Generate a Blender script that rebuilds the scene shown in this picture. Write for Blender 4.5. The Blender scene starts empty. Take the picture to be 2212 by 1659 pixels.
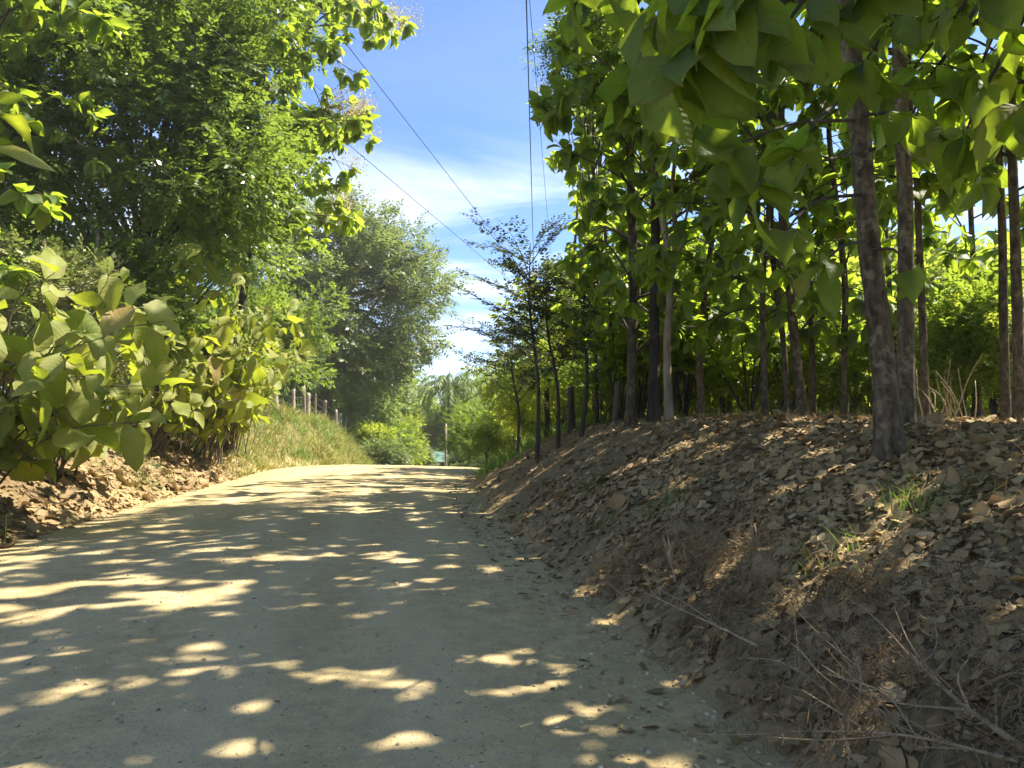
import bpy, math, random
import numpy as np
from mathutils import Vector, Matrix

# ------------------------------------------------------------------ camera, sky, sun, exposure
SC = bpy.context.scene
COL = SC.collection
F = 769.0                      # focal length in pixels of a 1024 px wide frame
PITCH = math.atan(45.0 / F)
EYE = 1.5
cam_d = bpy.data.cameras.new("camera"); cam = bpy.data.objects.new("camera", cam_d); COL.objects.link(cam)
cam_d.sensor_width = 36.0; cam_d.lens = 36.0 * F / 1024.0
cam_d.clip_start = 0.05; cam_d.clip_end = 4000
cam.location = (0, 0, EYE); cam.rotation_euler = (math.pi / 2 + PITCH, 0, 0)
SC.camera = cam
SUN_AZ, SUN_EL = math.radians(66), math.radians(53)     # azimuth clockwise from +Y
SUN_DIR = np.array([math.sin(SUN_AZ) * math.cos(SUN_EL), math.cos(SUN_AZ) * math.cos(SUN_EL), math.sin(SUN_EL)])
SC.view_settings.view_transform = 'Standard'; SC.view_settings.look = 'None'
SC.view_settings.exposure = 1.9; SC.view_settings.gamma = 1.0
SC.render.engine = 'CYCLES'
SC.cycles.use_denoising = True
SC.cycles.max_bounces = 12; SC.cycles.diffuse_bounces = 7; SC.cycles.transmission_bounces = 8
SC.cycles.transparent_max_bounces = 6; SC.cycles.sample_clamp_indirect = 6.0
SC.cycles.use_adaptive_sampling = True; SC.cycles.adaptive_threshold = 0.02

W = bpy.data.worlds.new("World"); SC.world = W; W.use_nodes = True
def N(nt, kind, **kw):
    n = nt.nodes.new(kind)
    for k, v in kw.items():
        if k in n.inputs.keys() if isinstance(k, str) else False: n.inputs[k].default_value = v
        else: setattr(n, k, v)
    return n
def math_n(nt, op, a, b=None, clamp=False):
    n = nt.nodes.new('ShaderNodeMath'); n.operation = op; n.use_clamp = clamp
    for i, v in enumerate((a, b)):
        if v is None: continue
        if isinstance(v, (int, float)): n.inputs[i].default_value = v
        else: nt.links.new(v, n.inputs[i])
    return n.outputs[0]
def mix_c(nt, fac, a, b, blend='MIX'):
    n = nt.nodes.new('ShaderNodeMix'); n.data_type = 'RGBA'; n.blend_type = blend
    for sock, v in ((n.inputs[0], fac), (n.inputs[6], a), (n.inputs[7], b)):
        if isinstance(v, (int, float)): sock.default_value = v
        elif isinstance(v, tuple): sock.default_value = v if len(v) == 4 else (*v, 1)
        else: nt.links.new(v, sock)
    return n.outputs[2]
def ramp(nt, fac, stops):
    n = nt.nodes.new('ShaderNodeValToRGB'); nt.links.new(fac, n.inputs[0])
    e = n.color_ramp.elements
    while len(e) < len(stops): e.new(0.5)
    for el, (p, c) in zip(e, stops):
        el.position = p; el.color = (c, c, c, 1) if isinstance(c, (int, float)) else (*c, 1)
    return n.outputs[0]
def noise(nt, vec, scale, detail=4, rough=0.55, dist=0.0):
    n = nt.nodes.new('ShaderNodeTexNoise'); n.inputs['Scale'].default_value = scale
    n.inputs['Detail'].default_value = detail; n.inputs['Roughness'].default_value = rough
    n.inputs['Distortion'].default_value = dist
    if vec is not None: nt.links.new(vec, n.inputs['Vector'])
    return n.outputs[0]
def mapping(nt, vec, scale=(1, 1, 1), rot=(0, 0, 0), loc=(0, 0, 0)):
    n = nt.nodes.new('ShaderNodeMapping'); nt.links.new(vec, n.inputs['Vector'])
    n.inputs['Scale'].default_value = scale; n.inputs['Rotation'].default_value = rot; n.inputs['Location'].default_value = loc
    return n.outputs[0]

def build_world():
    nt = W.node_tree; nt.nodes.clear()
    out = nt.nodes.new('ShaderNodeOutputWorld'); bg = nt.nodes.new('ShaderNodeBackground')
    sky = nt.nodes.new('ShaderNodeTexSky'); sky.sky_type = 'NISHITA'; sky.sun_disc = False
    sky.sun_elevation = SUN_EL; sky.sun_rotation = SUN_AZ; sky.air_density = 0.85; sky.dust_density = 0.15; sky.ozone_density = 2.5
    tc = nt.nodes.new('ShaderNodeTexCoord')
    sep = nt.nodes.new('ShaderNodeSeparateXYZ'); nt.links.new(tc.outputs['Generated'], sep.inputs[0])
    zz = math_n(nt, 'ADD', math_n(nt, 'MAXIMUM', sep.outputs[2], 0.0), 0.06)
    cx = math_n(nt, 'DIVIDE', sep.outputs[0], zz); cy = math_n(nt, 'DIVIDE', sep.outputs[1], zz)
    cmb = nt.nodes.new('ShaderNodeCombineXYZ'); nt.links.new(cx, cmb.inputs[0]); nt.links.new(cy, cmb.inputs[1])
    v1 = mapping(nt, cmb.outputs[0], (0.55, 0.9, 1), (0, 0, math.radians(24)), (3.1, 0.6, 0))
    n1 = noise(nt, v1, 1.1, 9, 0.62, 0.5)
    v2 = mapping(nt, cmb.outputs[0], (0.4, 0.3, 1), (0, 0, 0), (7.3, 2.2, 0))
    n2 = noise(nt, v2, 0.9, 3, 0.5)
    m = math_n(nt, 'MULTIPLY', ramp(nt, n1, [(0.38, 0.0), (0.62, 1.0)]), ramp(nt, n2, [(0.28, 0.0), (0.50, 1.0)]))
    low = ramp(nt, sep.outputs[2], [(0.03, 0.45), (0.20, 0.85), (0.29, 0.8), (0.37, 0.06)])   # wisps lie mostly low in the sky
    m = math_n(nt, 'MULTIPLY', m, low)
    m = math_n(nt, 'MULTIPLY', m, 0.72, True)
    tint = mix_c(nt, 1.0, sky.outputs[0], (0.68, 0.80, 1.00), 'MULTIPLY')
    c = mix_c(nt, m, tint, (7.2, 7.3, 7.5))
    nt.links.new(c, bg.inputs[0]); bg.inputs[1].default_value = 0.075
    nt.links.new(bg.outputs[0], out.inputs[0])
build_world()
sun_d = bpy.data.lights.new("sun", 'SUN'); sun = bpy.data.objects.new("sun", sun_d); COL.objects.link(sun)
sun_d.energy = 4.2; sun_d.angle = math.radians(0.53); sun_d.color = (1.0, 0.92, 0.77)
sun.rotation_euler = Vector(SUN_DIR).to_track_quat('Z', 'Y').to_euler(); sun.location = (20, 10, 30)

# ------------------------------------------------------------------ helpers
rng = np.random.default_rng(7)
K = 1024.0 / 2212.0
def ray(dx, dy):                       # photo position (2212 px wide copy) -> direction with y = 1
    u = (dx * K - 512) / F; v = (384 - dy * K) / F
    y = math.cos(PITCH) - v * math.sin(PITCH); z = math.sin(PITCH) + v * math.cos(PITCH)
    return np.array([u / y, 1.0, z / y])
def D(dx, dy, d):
    return np.array([0, 0, EYE]) + ray(dx, dy) * d
def project(P):
    P = np.atleast_2d(P); q = P - np.array([0, 0, EYE])
    cy = q[:, 1] * math.cos(PITCH) + q[:, 2] * math.sin(PITCH); cz = -q[:, 1] * math.sin(PITCH) + q[:, 2] * math.cos(PITCH)
    cy2 = np.where(cy < 0.1, 0.1, cy)
    return 512 + F * q[:, 0] / cy2, 384 - F * cz / cy2, cy
def nrm(a): return a / np.maximum(np.linalg.norm(a, axis=-1, keepdims=True), 1e-9)
def sstep(a, b, x):
    t = np.clip((x - a) / (b - a), 0, 1); return t * t * (3 - 2 * t)
_lat = np.random.default_rng(3).random((256, 256))
def vnoise(x, y):
    xi = np.floor(x).astype(int); yi = np.floor(y).astype(int); fx = x - xi; fy = y - yi
    fx = fx * fx * (3 - 2 * fx); fy = fy * fy * (3 - 2 * fy)
    g = lambda i, j: _lat[i % 256, j % 256]
    return (g(xi, yi) * (1 - fx) + g(xi + 1, yi) * fx) * (1 - fy) + (g(xi, yi + 1) * (1 - fx) + g(xi + 1, yi + 1) * fx) * fy
def fbm(x, y, s, o=4):
    r = 0; a = 0.5
    for k in range(o):
        r = r + a * (vnoise(x * s + 17.3 * k, y * s + 5.1 * k) - 0.5); s *= 2.03; a *= 0.5
    return r

def make_mesh(name, V, Fc, mat=None, uv=None, smooth=True):
    me = bpy.data.meshes.new(name); V = np.asarray(V, dtype=np.float32); Fc = np.asarray(Fc, dtype=np.int32)
    k = Fc.shape[1]; me.vertices.add(len(V)); me.vertices.foreach_set('co', V.ravel())
    me.loops.add(Fc.size); me.loops.foreach_set('vertex_index', Fc.ravel())
    me.polygons.add(len(Fc)); me.polygons.foreach_set('loop_start', np.arange(0, Fc.size, k, dtype=np.int32))
    try: me.polygons.foreach_set('loop_total', np.full(len(Fc), k, dtype=np.int32))
    except Exception: pass
    if uv is not None:
        l = me.uv_layers.new(name='UVMap'); l.data.foreach_set('uv', np.asarray(uv, dtype=np.float32)[Fc.ravel()].ravel())
    me.update(calc_edges=True)
    if smooth: me.polygons.foreach_set('use_smooth', np.ones(len(Fc), dtype=bool))
    if mat: me.materials.append(mat)
    return me
def link(name, data, parent=None, **props):
    o = bpy.data.objects.new(name, data); COL.objects.link(o)
    if parent: o.parent = parent
    for k, v in props.items(): o[k] = v
    return o
def thing(name, label, cat, loc, group=None):
    o = link(name, None); o.location = loc; o['label'] = label; o['category'] = cat; o.empty_display_size = 0.2
    if group: o['group'] = group
    return o
class Geo:                              # collects vertices and quads
    def __init__(s): s.V = []; s.F = []; s.U = []; s.n = 0
    def add(s, V, Fc, U=None):
        s.V.append(V); s.F.append(np.asarray(Fc) + s.n); s.n += len(V)
        s.U.append(U if U is not None else np.zeros((len(V), 2)))
    def mesh(s, name, mat, base=(0, 0, 0), smooth=True):
        return make_mesh(name, np.concatenate(s.V) - np.asarray(base), np.concatenate(s.F), mat, np.concatenate(s.U), smooth)
def smooth_path(P, n):
    P = np.asarray(P, float); m = len(P)
    Q = np.vstack([2 * P[0] - P[1], P, 2 * P[-1] - P[-2]]); out = []
    for t in np.linspace(0, m - 1, n):
        i = min(int(t), m - 2); f = t - i; a, b, c, d = Q[i], Q[i + 1], Q[i + 2], Q[i + 3]
        out.append(0.5 * (2 * b + (c - a) * f + (2 * a - 5 * b + 4 * c - d) * f * f + (3 * b - a - 3 * c + d) * f ** 3))
    return np.array(out)
def tube(P, R, seg=8, rough=0.0, cap=True):
    P = np.asarray(P, float); R = np.asarray(R, float) * np.ones(len(P))
    T = nrm(np.gradient(P, axis=0)); ref = np.array([0.31, 0.95, 0.05]) if abs(T[0, 2]) > 0.5 else np.array([0, 0, 1.0])
    A = nrm(np.cross(T, ref)); B = np.cross(T, A)
    th = np.linspace(0, 2 * np.pi, seg, endpoint=False)
    rr = R[:, None] * np.ones((1, seg))
    if rough > 0:
        rr = rr * (1 + rough * (0.6 * rng.normal(size=(1, seg)) * 0.6 + rng.normal(size=(len(P), seg)) * 0.5))
    V = P[:, None, :] + rr[..., None] * (np.cos(th)[None, :, None] * A[:, None] + np.sin(th)[None, :, None] * B[:, None])
    n = len(P); i = np.arange(n - 1)[:, None]; j = np.arange(seg)[None]; j2 = (j + 1) % seg
    Fc = np.stack([i * seg + j, i * seg + j2, (i + 1) * seg + j2, (i + 1) * seg + j], -1).reshape(-1, 4)
    V = V.reshape(-1, 3)
    if cap:                            # close the far end with a collapsed ring
        base = len(V); V = np.vstack([V, np.repeat(P[-1:], seg, 0)])
        jj = np.arange(seg); a = (n - 1) * seg
        Fc = np.vstack([Fc, np.stack([a + jj, a + (jj + 1) % seg, base + (jj + 1) % seg, base + jj], -1)])
    return V, Fc
def frames(d, nn):
    d = nrm(d); z = nn - np.sum(nn * d, -1, keepdims=True) * d; z = nrm(z); x = np.cross(d, z)
    return np.stack([x, d, z], -1)      # (N,3,3), columns = axes
def instance(geo, tmpl, pos, R, sc):
    """tmpl: list of (V,F,U) variants, chosen at random for each instance"""
    pick = rng.integers(0, len(tmpl), len(pos))
    for k, (V, Fc, U) in enumerate(tmpl):
        m = pick == k; n = int(m.sum())
        if n == 0: continue
        s = sc[m][:, None, None] if sc.ndim == 1 else sc[m][:, None, :]
        P = np.einsum('nij,nvj->nvi', R[m], V[None] * s) + pos[m][:, None]
        FF = Fc[None] + (np.arange(n) * len(V))[:, None, None]
        geo.add(P.reshape(-1, 3), FF.reshape(-1, Fc.shape[1]), np.tile(U, (n, 1)))

# ------------------------------------------------------------------ leaf shapes
def leaf_shape(nl, nw, width=0.36, droop=0.25, fold=0.25, wave=0.05, curl=0.0, r=None, petiole=0.07, twist=0.0, ragged=0.0, pw=0.85):
    r = r or np.random.default_rng(1)
    ts = np.linspace(0, 1, nl + 1); cs = np.linspace(-1, 1, nw + 1)
    ph, ph2 = r.random() * 6, r.random() * 6; V = []; U = []
    for t in ts:
        q = max(0.0, (t - petiole) / (1 - petiole))
        w = width * (np.sin(np.pi * min(q, 1) ** pw) ** 0.62 if 0 < q < 1 else 0.0)
        w = max(w, 0.008 if t < petiole + 0.01 else 0.012)
        for c in cs:
            ww = w * (1 + ragged * r.normal() * (abs(c) > 0.9) + 0.06 * np.sin(t * 14 + ph2 + c) * (abs(c) > 0.9))
            x = c * ww
            z = -droop * t * t + fold * abs(x) + wave * np.sin(t * 8 + ph + c * 1.3) * abs(c) - curl * (x / width) ** 2 * 0.5
            a = twist * t
            V.append((x * math.cos(a), t * math.sqrt(max(0.2, 1 - (droop * t) ** 2 * 0.6)), z + x * math.sin(a))); U.append((c, t))
    Fc = []
    for i in range(nl):
        for j in range(nw):
            a = i * (nw + 1) + j; Fc.append((a, a + 1, a + nw + 2, a + nw + 1))
    return np.array(V), np.array(Fc), np.array(U)
_r = np.random.default_rng(11)
TEAK_HI = [leaf_shape(6, 4, 0.25 + 0.12 * _r.random(), 0.10 + 0.65 * _r.random(), -0.05 + 0.65 * _r.random(), 0.03 + 0.07 * _r.random(), r=_r, twist=_r.normal() * 0.5, pw=0.75 + 0.4 * _r.random(), ragged=0.09) for _ in range(16)]
TEAK_LO = [leaf_shape(3, 2, 0.34, 0.2 + 0.4 * _r.random(), 0.1 + 0.3 * _r.random(), 0.03, r=_r, twist=_r.normal() * 0.3) for _ in range(5)]
DRY_HI = [leaf_shape(6, 4, 0.28 + 0.08 * _r.random(), -0.25 + 0.5 * _r.random(), -0.3 + 0.9 * _r.random(), 0.09, 0.5 * _r.random(), _r, 0.05, _r.normal() * 0.8, 0.12) for _ in range(8)]
DRY_LO = [leaf_shape(3, 2, 0.20 + 0.22 * _r.random(), -0.3 + 0.6 * _r.random(), -0.3 + 0.7 * _r.random(), 0.06, 0.25 * _r.random(), _r, 0.0, _r.normal() * 0.6, 0.35, 0.6 + 0.7 * _r.random()) for _ in range(14)]
def sprig(nleaf, ll, lw, spread=0.9, alt=True, r=None, up=0.2, terminal=True):
    """a short twig of small diamond leaves, unit length along +Y"""
    V = []; Fc = []
    for k in range(nleaf):
        t = (k + 1.0) / nleaf; side = (-1) ** k; ang = side * spread * (0.75 + 0.5 * r.random())
        if terminal and k == nleaf - 1: ang = 0
        b = np.array([0, t * 0.85, 0.0]); d = nrm(np.array([math.sin(ang), math.cos(ang), up * r.normal()]))
        L = ll * (0.7 + 0.6 * r.random()); sd = nrm(np.cross(d, np.array([0.3 * r.normal(), 0.3 * r.normal(), 1.0])))
        nn = np.cross(sd, d); i = len(V)
        V += [b, b + d * L * 0.45 + sd * lw * L * 0.5, b + d * L - nn * 0.15 * L, b + d * L * 0.45 - sd * lw * L * 0.5]
        Fc.append((i, i + 1, i + 2, i + 3))
    return np.array(V), np.array(Fc), np.zeros((len(V), 2))
SPRIG_A = [sprig(8, 0.34, 0.55, 0.95, r=_r) for _ in range(5)]           # broad small leaves
SPRIG_B = [sprig(10, 0.27, 0.42, 1.2, r=_r, up=0.1) for _ in range(5)]    # finer, pinnate
SPRIG_C = [sprig(11, 0.27, 0.45, 1.25, r=_r, up=0.12) for _ in range(5)]   # sapling leaflets
SPRIG_D = [sprig(16, 0.22, 0.22, 1.1, r=_r, up=0.08) for _ in range(4)]    # feathery
def blade(bend, w, r):
    ts = np.linspace(0, 1, 4); V = []
    for t in ts:
        ww = w * (1 - t) ** 0.7 + 0.0012; V += [(-ww, bend * t * t, t * (1 - 0.35 * bend * t)), (ww, bend * t * t, t * (1 - 0.35 * bend * t))]
    Fc = [(2 * i, 2 * i + 1, 2 * i + 3, 2 * i + 2) for i in range(3)]
    return np.array(V), np.array(Fc), np.zeros((8, 2))
BLADES = [blade(b, 0.012, _r) for b in (0.15, 0.4, 0.7, 1.0)]
BROAD = [blade(b, 0.032, _r) for b in (0.3, 0.6, 0.9, 1.3)]

# ------------------------------------------------------------------ materials
def new_mat(name):
    m = bpy.data.materials.new(name); m.use_nodes = True; nt = m.node_tree; nt.nodes.clear()
    out = nt.nodes.new('ShaderNodeOutputMaterial'); return m, nt, out
def rand_fac(nt):
    g = nt.nodes.new('ShaderNodeNewGeometry'); oi = nt.nodes.new('ShaderNodeObjectInfo')
    return math_n(nt, 'FRACT', math_n(nt, 'ADD', g.outputs['Random Per Island'], oi.outputs['Random'])), g
def leaf_mat(name, c1, c2, tcol, trans=0.4, back=None, dust=0.0, dustcol=(0.45, 0.40, 0.24), rough=0.5, spec=0.35, veins=False, patch=0.35, odd=None, vk=0.4):
    m, nt, out = new_mat(name); f, g = rand_fac(nt)
    pos = g.outputs['Position']
    col = mix_c(nt, f, c1, c2)
    if odd: col = mix_c(nt, ramp(nt, f, [(odd[0], 0.0), (min(1, odd[0] + 0.02), 1.0)]), col, odd[1])
    big = noise(nt, pos, 0.55, 3)
    hsv = nt.nodes.new('ShaderNodeHueSaturation'); nt.links.new(col, hsv.inputs['Color'])
    nt.links.new(math_n(nt, 'ADD', math_n(nt, 'MULTIPLY', math_n(nt, 'ADD', big, -0.5), patch * 3), 1.0), hsv.inputs['Value']); col = hsv.outputs[0]
    bump = None
    if veins:
        uv = nt.nodes.new('ShaderNodeUVMap'); sp = nt.nodes.new('ShaderNodeSeparateXYZ'); nt.links.new(uv.outputs[0], sp.inputs[0])
        au = math_n(nt, 'ABSOLUTE', sp.outputs[0])
        k = math_n(nt, 'FRACT', math_n(nt, 'SUBTRACT', math_n(nt, 'MULTIPLY', sp.outputs[1], 9.0), math_n(nt, 'MULTIPLY', au, 1.6)))
        tri = math_n(nt, 'ABSOLUTE', math_n(nt, 'SUBTRACT', k, 0.5))
        side = ramp(nt, tri, [(0.0, 1.0), (0.07, 0.0)]); mid = ramp(nt, au, [(0.0, 1.0), (0.06, 0.0)])
        vein = math_n(nt, 'MAXIMUM', side, mid)
        col = mix_c(nt, math_n(nt, 'MULTIPLY', vein, vk), col, (0.30, 0.34, 0.12) if trans > 0.2 else (0.20, 0.14, 0.08))
        rim = math_n(nt, 'MULTIPLY', ramp(nt, au, [(0.70, 0.0), (1.0, 1.0)]), ramp(nt, noise(nt, pos, 7, 4), [(0.50, 0.0), (0.58, 0.85)]))
        spot = ramp(nt, noise(nt, pos, 28, 3), [(0.68, 0.0), (0.72, 0.7)])
        blem = math_n(nt, 'MAXIMUM', rim, spot)
        col = mix_c(nt, blem, col, (0.16, 0.10, 0.04))
        bn = nt.nodes.new('ShaderNodeBump'); bn.inputs['Strength'].default_value = 0.4; bn.inputs['Distance'].default_value = 0.010
        h = math_n(nt, 'ADD', math_n(nt, 'MULTIPLY', tri, 1.3), math_n(nt, 'MULTIPLY', noise(nt, pos, 30, 3), 0.5))
        nt.links.new(h, bn.inputs['Height']); bump = bn.outputs[0]
    if dust > 0:
        dn = ramp(nt, noise(nt, pos, 2.2, 4), [(0.30, 0.25), (0.66, 1.0)])
        col = mix_c(nt, math_n(nt, 'MULTIPLY', dn, dust), col, dustcol)
    if back: col = mix_c(nt, g.outputs['Backfacing'], col, back)
    p = nt.nodes.new('ShaderNodeBsdfPrincipled'); nt.links.new(col, p.inputs['Base Color'])
    p.inputs['Roughness'].default_value = rough; p.inputs['Specular IOR Level'].default_value = spec
    tr = nt.nodes.new('ShaderNodeBsdfTranslucent')
    tc = mix_c(nt, f, tcol, tuple(0.7 * c for c in tcol)); 
    if veins: tc = mix_c(nt, math_n(nt, 'MAXIMUM', math_n(nt, 'MULTIPLY', vein, 0.6), math_n(nt, 'MULTIPLY', blem, 0.8)), tc, tuple(0.3 * c for c in tcol))
    nt.links.new(tc, tr.inputs[0])
    if bump: nt.links.new(bump, p.inputs['Normal'])
    mx = nt.nodes.new('ShaderNodeMixShader'); mx.inputs[0].default_value = trans
    nt.links.new(p.outputs[0], mx.inputs[1]); nt.links.new(tr.outputs[0], mx.inputs[2]); nt.links.new(mx.outputs[0], out.inputs[0])
    return m
def solid_mat(name, c1, c2, scale=6, stretch=(1, 1, 1), rough=0.85, bump=0.4, bscale=25, c3=None, spec=0.25, dist=0.02):
    m, nt, out = new_mat(name); tc = nt.nodes.new('ShaderNodeTexCoord'); f, g = rand_fac(nt)
    v = mapping(nt, tc.outputs['Object'], stretch)
    n1 = noise(nt, v, scale, 6, 0.6)
    col = mix_c(nt, ramp(nt, n1, [(0.35, 0.0), (0.65, 1.0)]), c1, c2)
    if c3: col = mix_c(nt, ramp(nt, noise(nt, tc.outputs['Object'], scale * 0.45, 5, 0.65), [(0.52, 0.0), (0.64, 0.8)]), col, c3)
    hsv = nt.nodes.new('ShaderNodeHueSaturation'); nt.links.new(col, hsv.inputs['Color'])
    nt.links.new(math_n(nt, 'ADD', math_n(nt, 'MULTIPLY', f, 0.5), 0.75), hsv.inputs['Value'])
    p = nt.nodes.new('ShaderNodeBsdfPrincipled'); nt.links.new(hsv.outputs[0], p.inputs['Base Color'])
    p.inputs['Roughness'].default_value = rough; p.inputs['Specular IOR Level'].default_value = spec
    bn = nt.nodes.new('ShaderNodeBump'); bn.inputs['Strength'].default_value = bump; bn.inputs['Distance'].default_value = dist
    nt.links.new(noise(nt, v, bscale, 6, 0.65), bn.inputs['Height']); nt.links.new(bn.outputs[0], p.inputs['Normal'])
    nt.links.new(p.outputs[0], out.inputs[0]); return m

M = {}
M['teak'] = leaf_mat('teak_leaf', (0.040, 0.085, 0.020), (0.095, 0.145, 0.030), (0.50, 0.66, 0.04), 0.48, back=(0.080, 0.112, 0.046), veins=True, rough=0.55, spec=0.25, vk=0.5, odd=(0.94, (0.17, 0.15, 0.04)))
M['teak_far'] = leaf_mat('teak_crown_leaf', (0.055, 0.105, 0.022), (0.105, 0.160, 0.032), (0.56, 0.72, 0.05), 0.53, back=(0.09, 0.125, 0.05), rough=0.45, odd=(0.96, (0.20, 0.16, 0.05)))
M['teak_dusty'] = leaf_mat('dusty_teak_leaf', (0.10, 0.19, 0.025), (0.19, 0.25, 0.035), (0.56, 0.64, 0.04), 0.43, back=(0.15, 0.20, 0.04), dust=0.56, vk=0.25, odd=(0.95, (0.26, 0.16, 0.05)), dustcol=(0.40, 0.34, 0.125), veins=True, rough=0.6)
M['small'] = leaf_mat('small_glossy_leaf', (0.072, 0.125, 0.026), (0.140, 0.195, 0.045), (0.32, 0.45, 0.05), 0.42, rough=0.32, spec=0.55, patch=0.45)
M['saman'] = leaf_mat('grey_green_leaf', (0.105, 0.140, 0.055), (0.185, 0.210, 0.090), (0.32, 0.42, 0.10), 0.40, rough=0.45, spec=0.45, patch=0.45, odd=(0.93, (0.20, 0.16, 0.06)))
M['bush'] = leaf_mat('bush_leaf', (0.075, 0.130, 0.028), (0.13, 0.19, 0.04), (0.42, 0.56, 0.05), 0.44, rough=0.5, patch=0.5)
M['bush_bright'] = leaf_mat('bright_bush_leaf', (0.13, 0.20, 0.03), (0.22, 0.27, 0.05), (0.60, 0.70, 0.07), 0.52, rough=0.5, patch=0.45)
M['feather'] = leaf_mat('feathery_leaf', (0.12, 0.19, 0.03), (0.18, 0.25, 0.04), (0.36, 0.50, 0.05), 0.4, rough=0.6, patch=0.4)
M['sapling'] = leaf_mat('dark_sapling_leaf', (0.045, 0.065, 0.030), (0.085, 0.098, 0.045), (0.16, 0.20, 0.05), 0.32, rough=0.5, odd=(0.9, (0.07, 0.035, 0.02)))
M['vine'] = leaf_mat('dusty_vine_leaf', (0.14, 0.18, 0.05), (0.22, 0.24, 0.09), (0.32, 0.40, 0.08), 0.32, dust=0.35, rough=0.55)
M['palm'] = leaf_mat('palm_leaflet', (0.13, 0.20, 0.065), (0.20, 0.27, 0.10), (0.34, 0.46, 0.12), 0.4, rough=0.45)
M['panicle'] = leaf_mat('dry_flower_panicle', (0.60, 0.50, 0.28), (0.46, 0.37, 0.19), (0.60, 0.50, 0.26), 0.45, rough=0.8, spec=0.1)
M['litter'] = leaf_mat('dead_leaf', (0.38, 0.275, 0.13), (0.22, 0.152, 0.07), (0.25, 0.16, 0.06), 0.12, back=(0.30, 0.22, 0.11), rough=0.75, spec=0.2, patch=0.4, odd=(0.95, (0.44, 0.34, 0.18)))
M['dead'] = leaf_mat('large_dead_leaf', (0.40, 0.29, 0.15), (0.26, 0.18, 0.09), (0.30, 0.18, 0.06), 0.15, back=(0.36, 0.275, 0.15), rough=0.7, spec=0.2, veins=True, patch=0.25)
M['grass'] = leaf_mat('dry_green_grass', (0.19, 0.235, 0.045), (0.31, 0.29, 0.09), (0.40, 0.38, 0.09), 0.35, rough=0.6, patch=0.5, odd=(0.86, (0.42, 0.34, 0.17)))
M['grass_green'] = leaf_mat('green_grass', (0.09, 0.17, 0.03), (0.17, 0.23, 0.05), (0.28, 0.42, 0.05), 0.35, rough=0.55, patch=0.4)
M['straw'] = leaf_mat('straw', (0.34, 0.25, 0.13), (0.18, 0.125, 0.065), (0.28, 0.19, 0.08), 0.15, rough=0.7, spec=0.15)
M['bark'] = solid_mat('teak_bark', (0.042, 0.032, 0.019), (0.150, 0.118, 0.074), 16, (1, 1, 0.35), 0.95, 1.0, 40, (0.24, 0.20, 0.13), dist=0.04)
M['bark_pale'] = solid_mat('pale_bark', (0.12, 0.095, 0.065), (0.24, 0.20, 0.145), 7, (1, 1, 0.3), 0.9, 0.6, 22)
M['bark_dark'] = solid_mat('dark_bark', (0.035, 0.028, 0.023), (0.08, 0.062, 0.05), 8, (1, 1, 0.25), 0.9, 0.7, 22)
M['bark_tree'] = solid_mat('limb_bark', (0.10, 0.080, 0.062), (0.19, 0.155, 0.125), 4, (1, 1, 0.3), 0.9, 0.7, 14)
M['twig'] = solid_mat('dry_twig', (0.25, 0.185, 0.10), (0.42, 0.32, 0.19), 20, (1, 1, 1), 0.8, 0.3, 60)
M['post'] = solid_mat('weathered_post', (0.20, 0.165, 0.13), (0.40, 0.34, 0.27), 10, (1, 1, 0.12), 0.9, 0.9, 30)
M['wire'] = solid_mat('rusty_wire', (0.10, 0.075, 0.06), (0.20, 0.17, 0.15), 20, rough=0.6)
M['cable'] = solid_mat('power_cable', (0.015, 0.015, 0.018), (0.03, 0.03, 0.035), 5, rough=0.5, bump=0.0)
M['concrete'] = solid_mat('pole_concrete', (0.32, 0.31, 0.29), (0.45, 0.43, 0.40), 5, rough=0.85)
M['stone'] = solid_mat('stone', (0.30, 0.23, 0.13), (0.58, 0.48, 0.31), 8, rough=0.85, bump=0.4, bscale=50)
M['roof'] = solid_mat('green_tin_roof', (0.11, 0.22, 0.17), (0.17, 0.28, 0.22), 3, rough=0.6, bump=0.05, c3=(0.20, 0.23, 0.17))
M['plank'] = solid_mat('shed_wood', (0.10, 0.05, 0.04), (0.17, 0.09, 0.07), 4, (1, 1, 0.3))

# ------------------------------------------------------------------ terrain shape
_Y = np.arange(-80, 400, 0.25)
def table(pts, win=17):
    a = np.interp(_Y, [p[0] for p in pts], [p[1] for p in pts]); k = np.ones(win) / win
    return np.convolve(np.pad(a, win // 2, mode='edge'), k, 'valid')
XR = table([(-80, 14), (-20, 5.2), (0, 1.85), (3.7, 1.2), (9.86, 0.14), (16, -0.72), (22, -1.08), (27, -1.15), (32, -0.9), (37, -0.5), (42, 1.2), (48, 5), (55, 12), (70, 34), (90, 70), (400, 600)])
XL = table([(-80, 7), (-20, -1.6), (0, -4.9), (9.86, -6.6), (14, -7.25), (20, -8.05), (25, -8.7), (30, -9.0), (34, -8.3), (37, -7.6), (42, -5.6), (48, -1.6), (55, 4), (70, 22), (90, 55), (400, 560)])
TOE = table([(-80, 7), (-20, -1.6), (0, -4.9), (9.86, -6.6), (14, -7.25), (20, -8.05), (25, -8.7), (30, -9.0), (34, -8.4), (37, -7.9), (45, -8.3), (55, -10.2), (70, -12), (90, -14), (400, -40)])
HBR = table([(-80, 1.3), (0, 1.35), (7, 1.45), (15, 1.75), (22, 1.7), (30, 1.45), (40, 0.8), (55, 0.3), (80, 0), (400, 0)])
HBL = table([(-80, 1.2), (0, 1.2), (10, 1.3), (18, 1.55), (28, 2.0), (38, 2.65), (50, 2.9), (60, 2.6), (80, 0.5), (400, 0)])
_sl = -np.minimum(0.115, 0.005 * np.clip(_Y - 28, 0, None)); _sl[_Y > 80] = 0
ZC = np.cumsum(_sl) * 0.25
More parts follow.
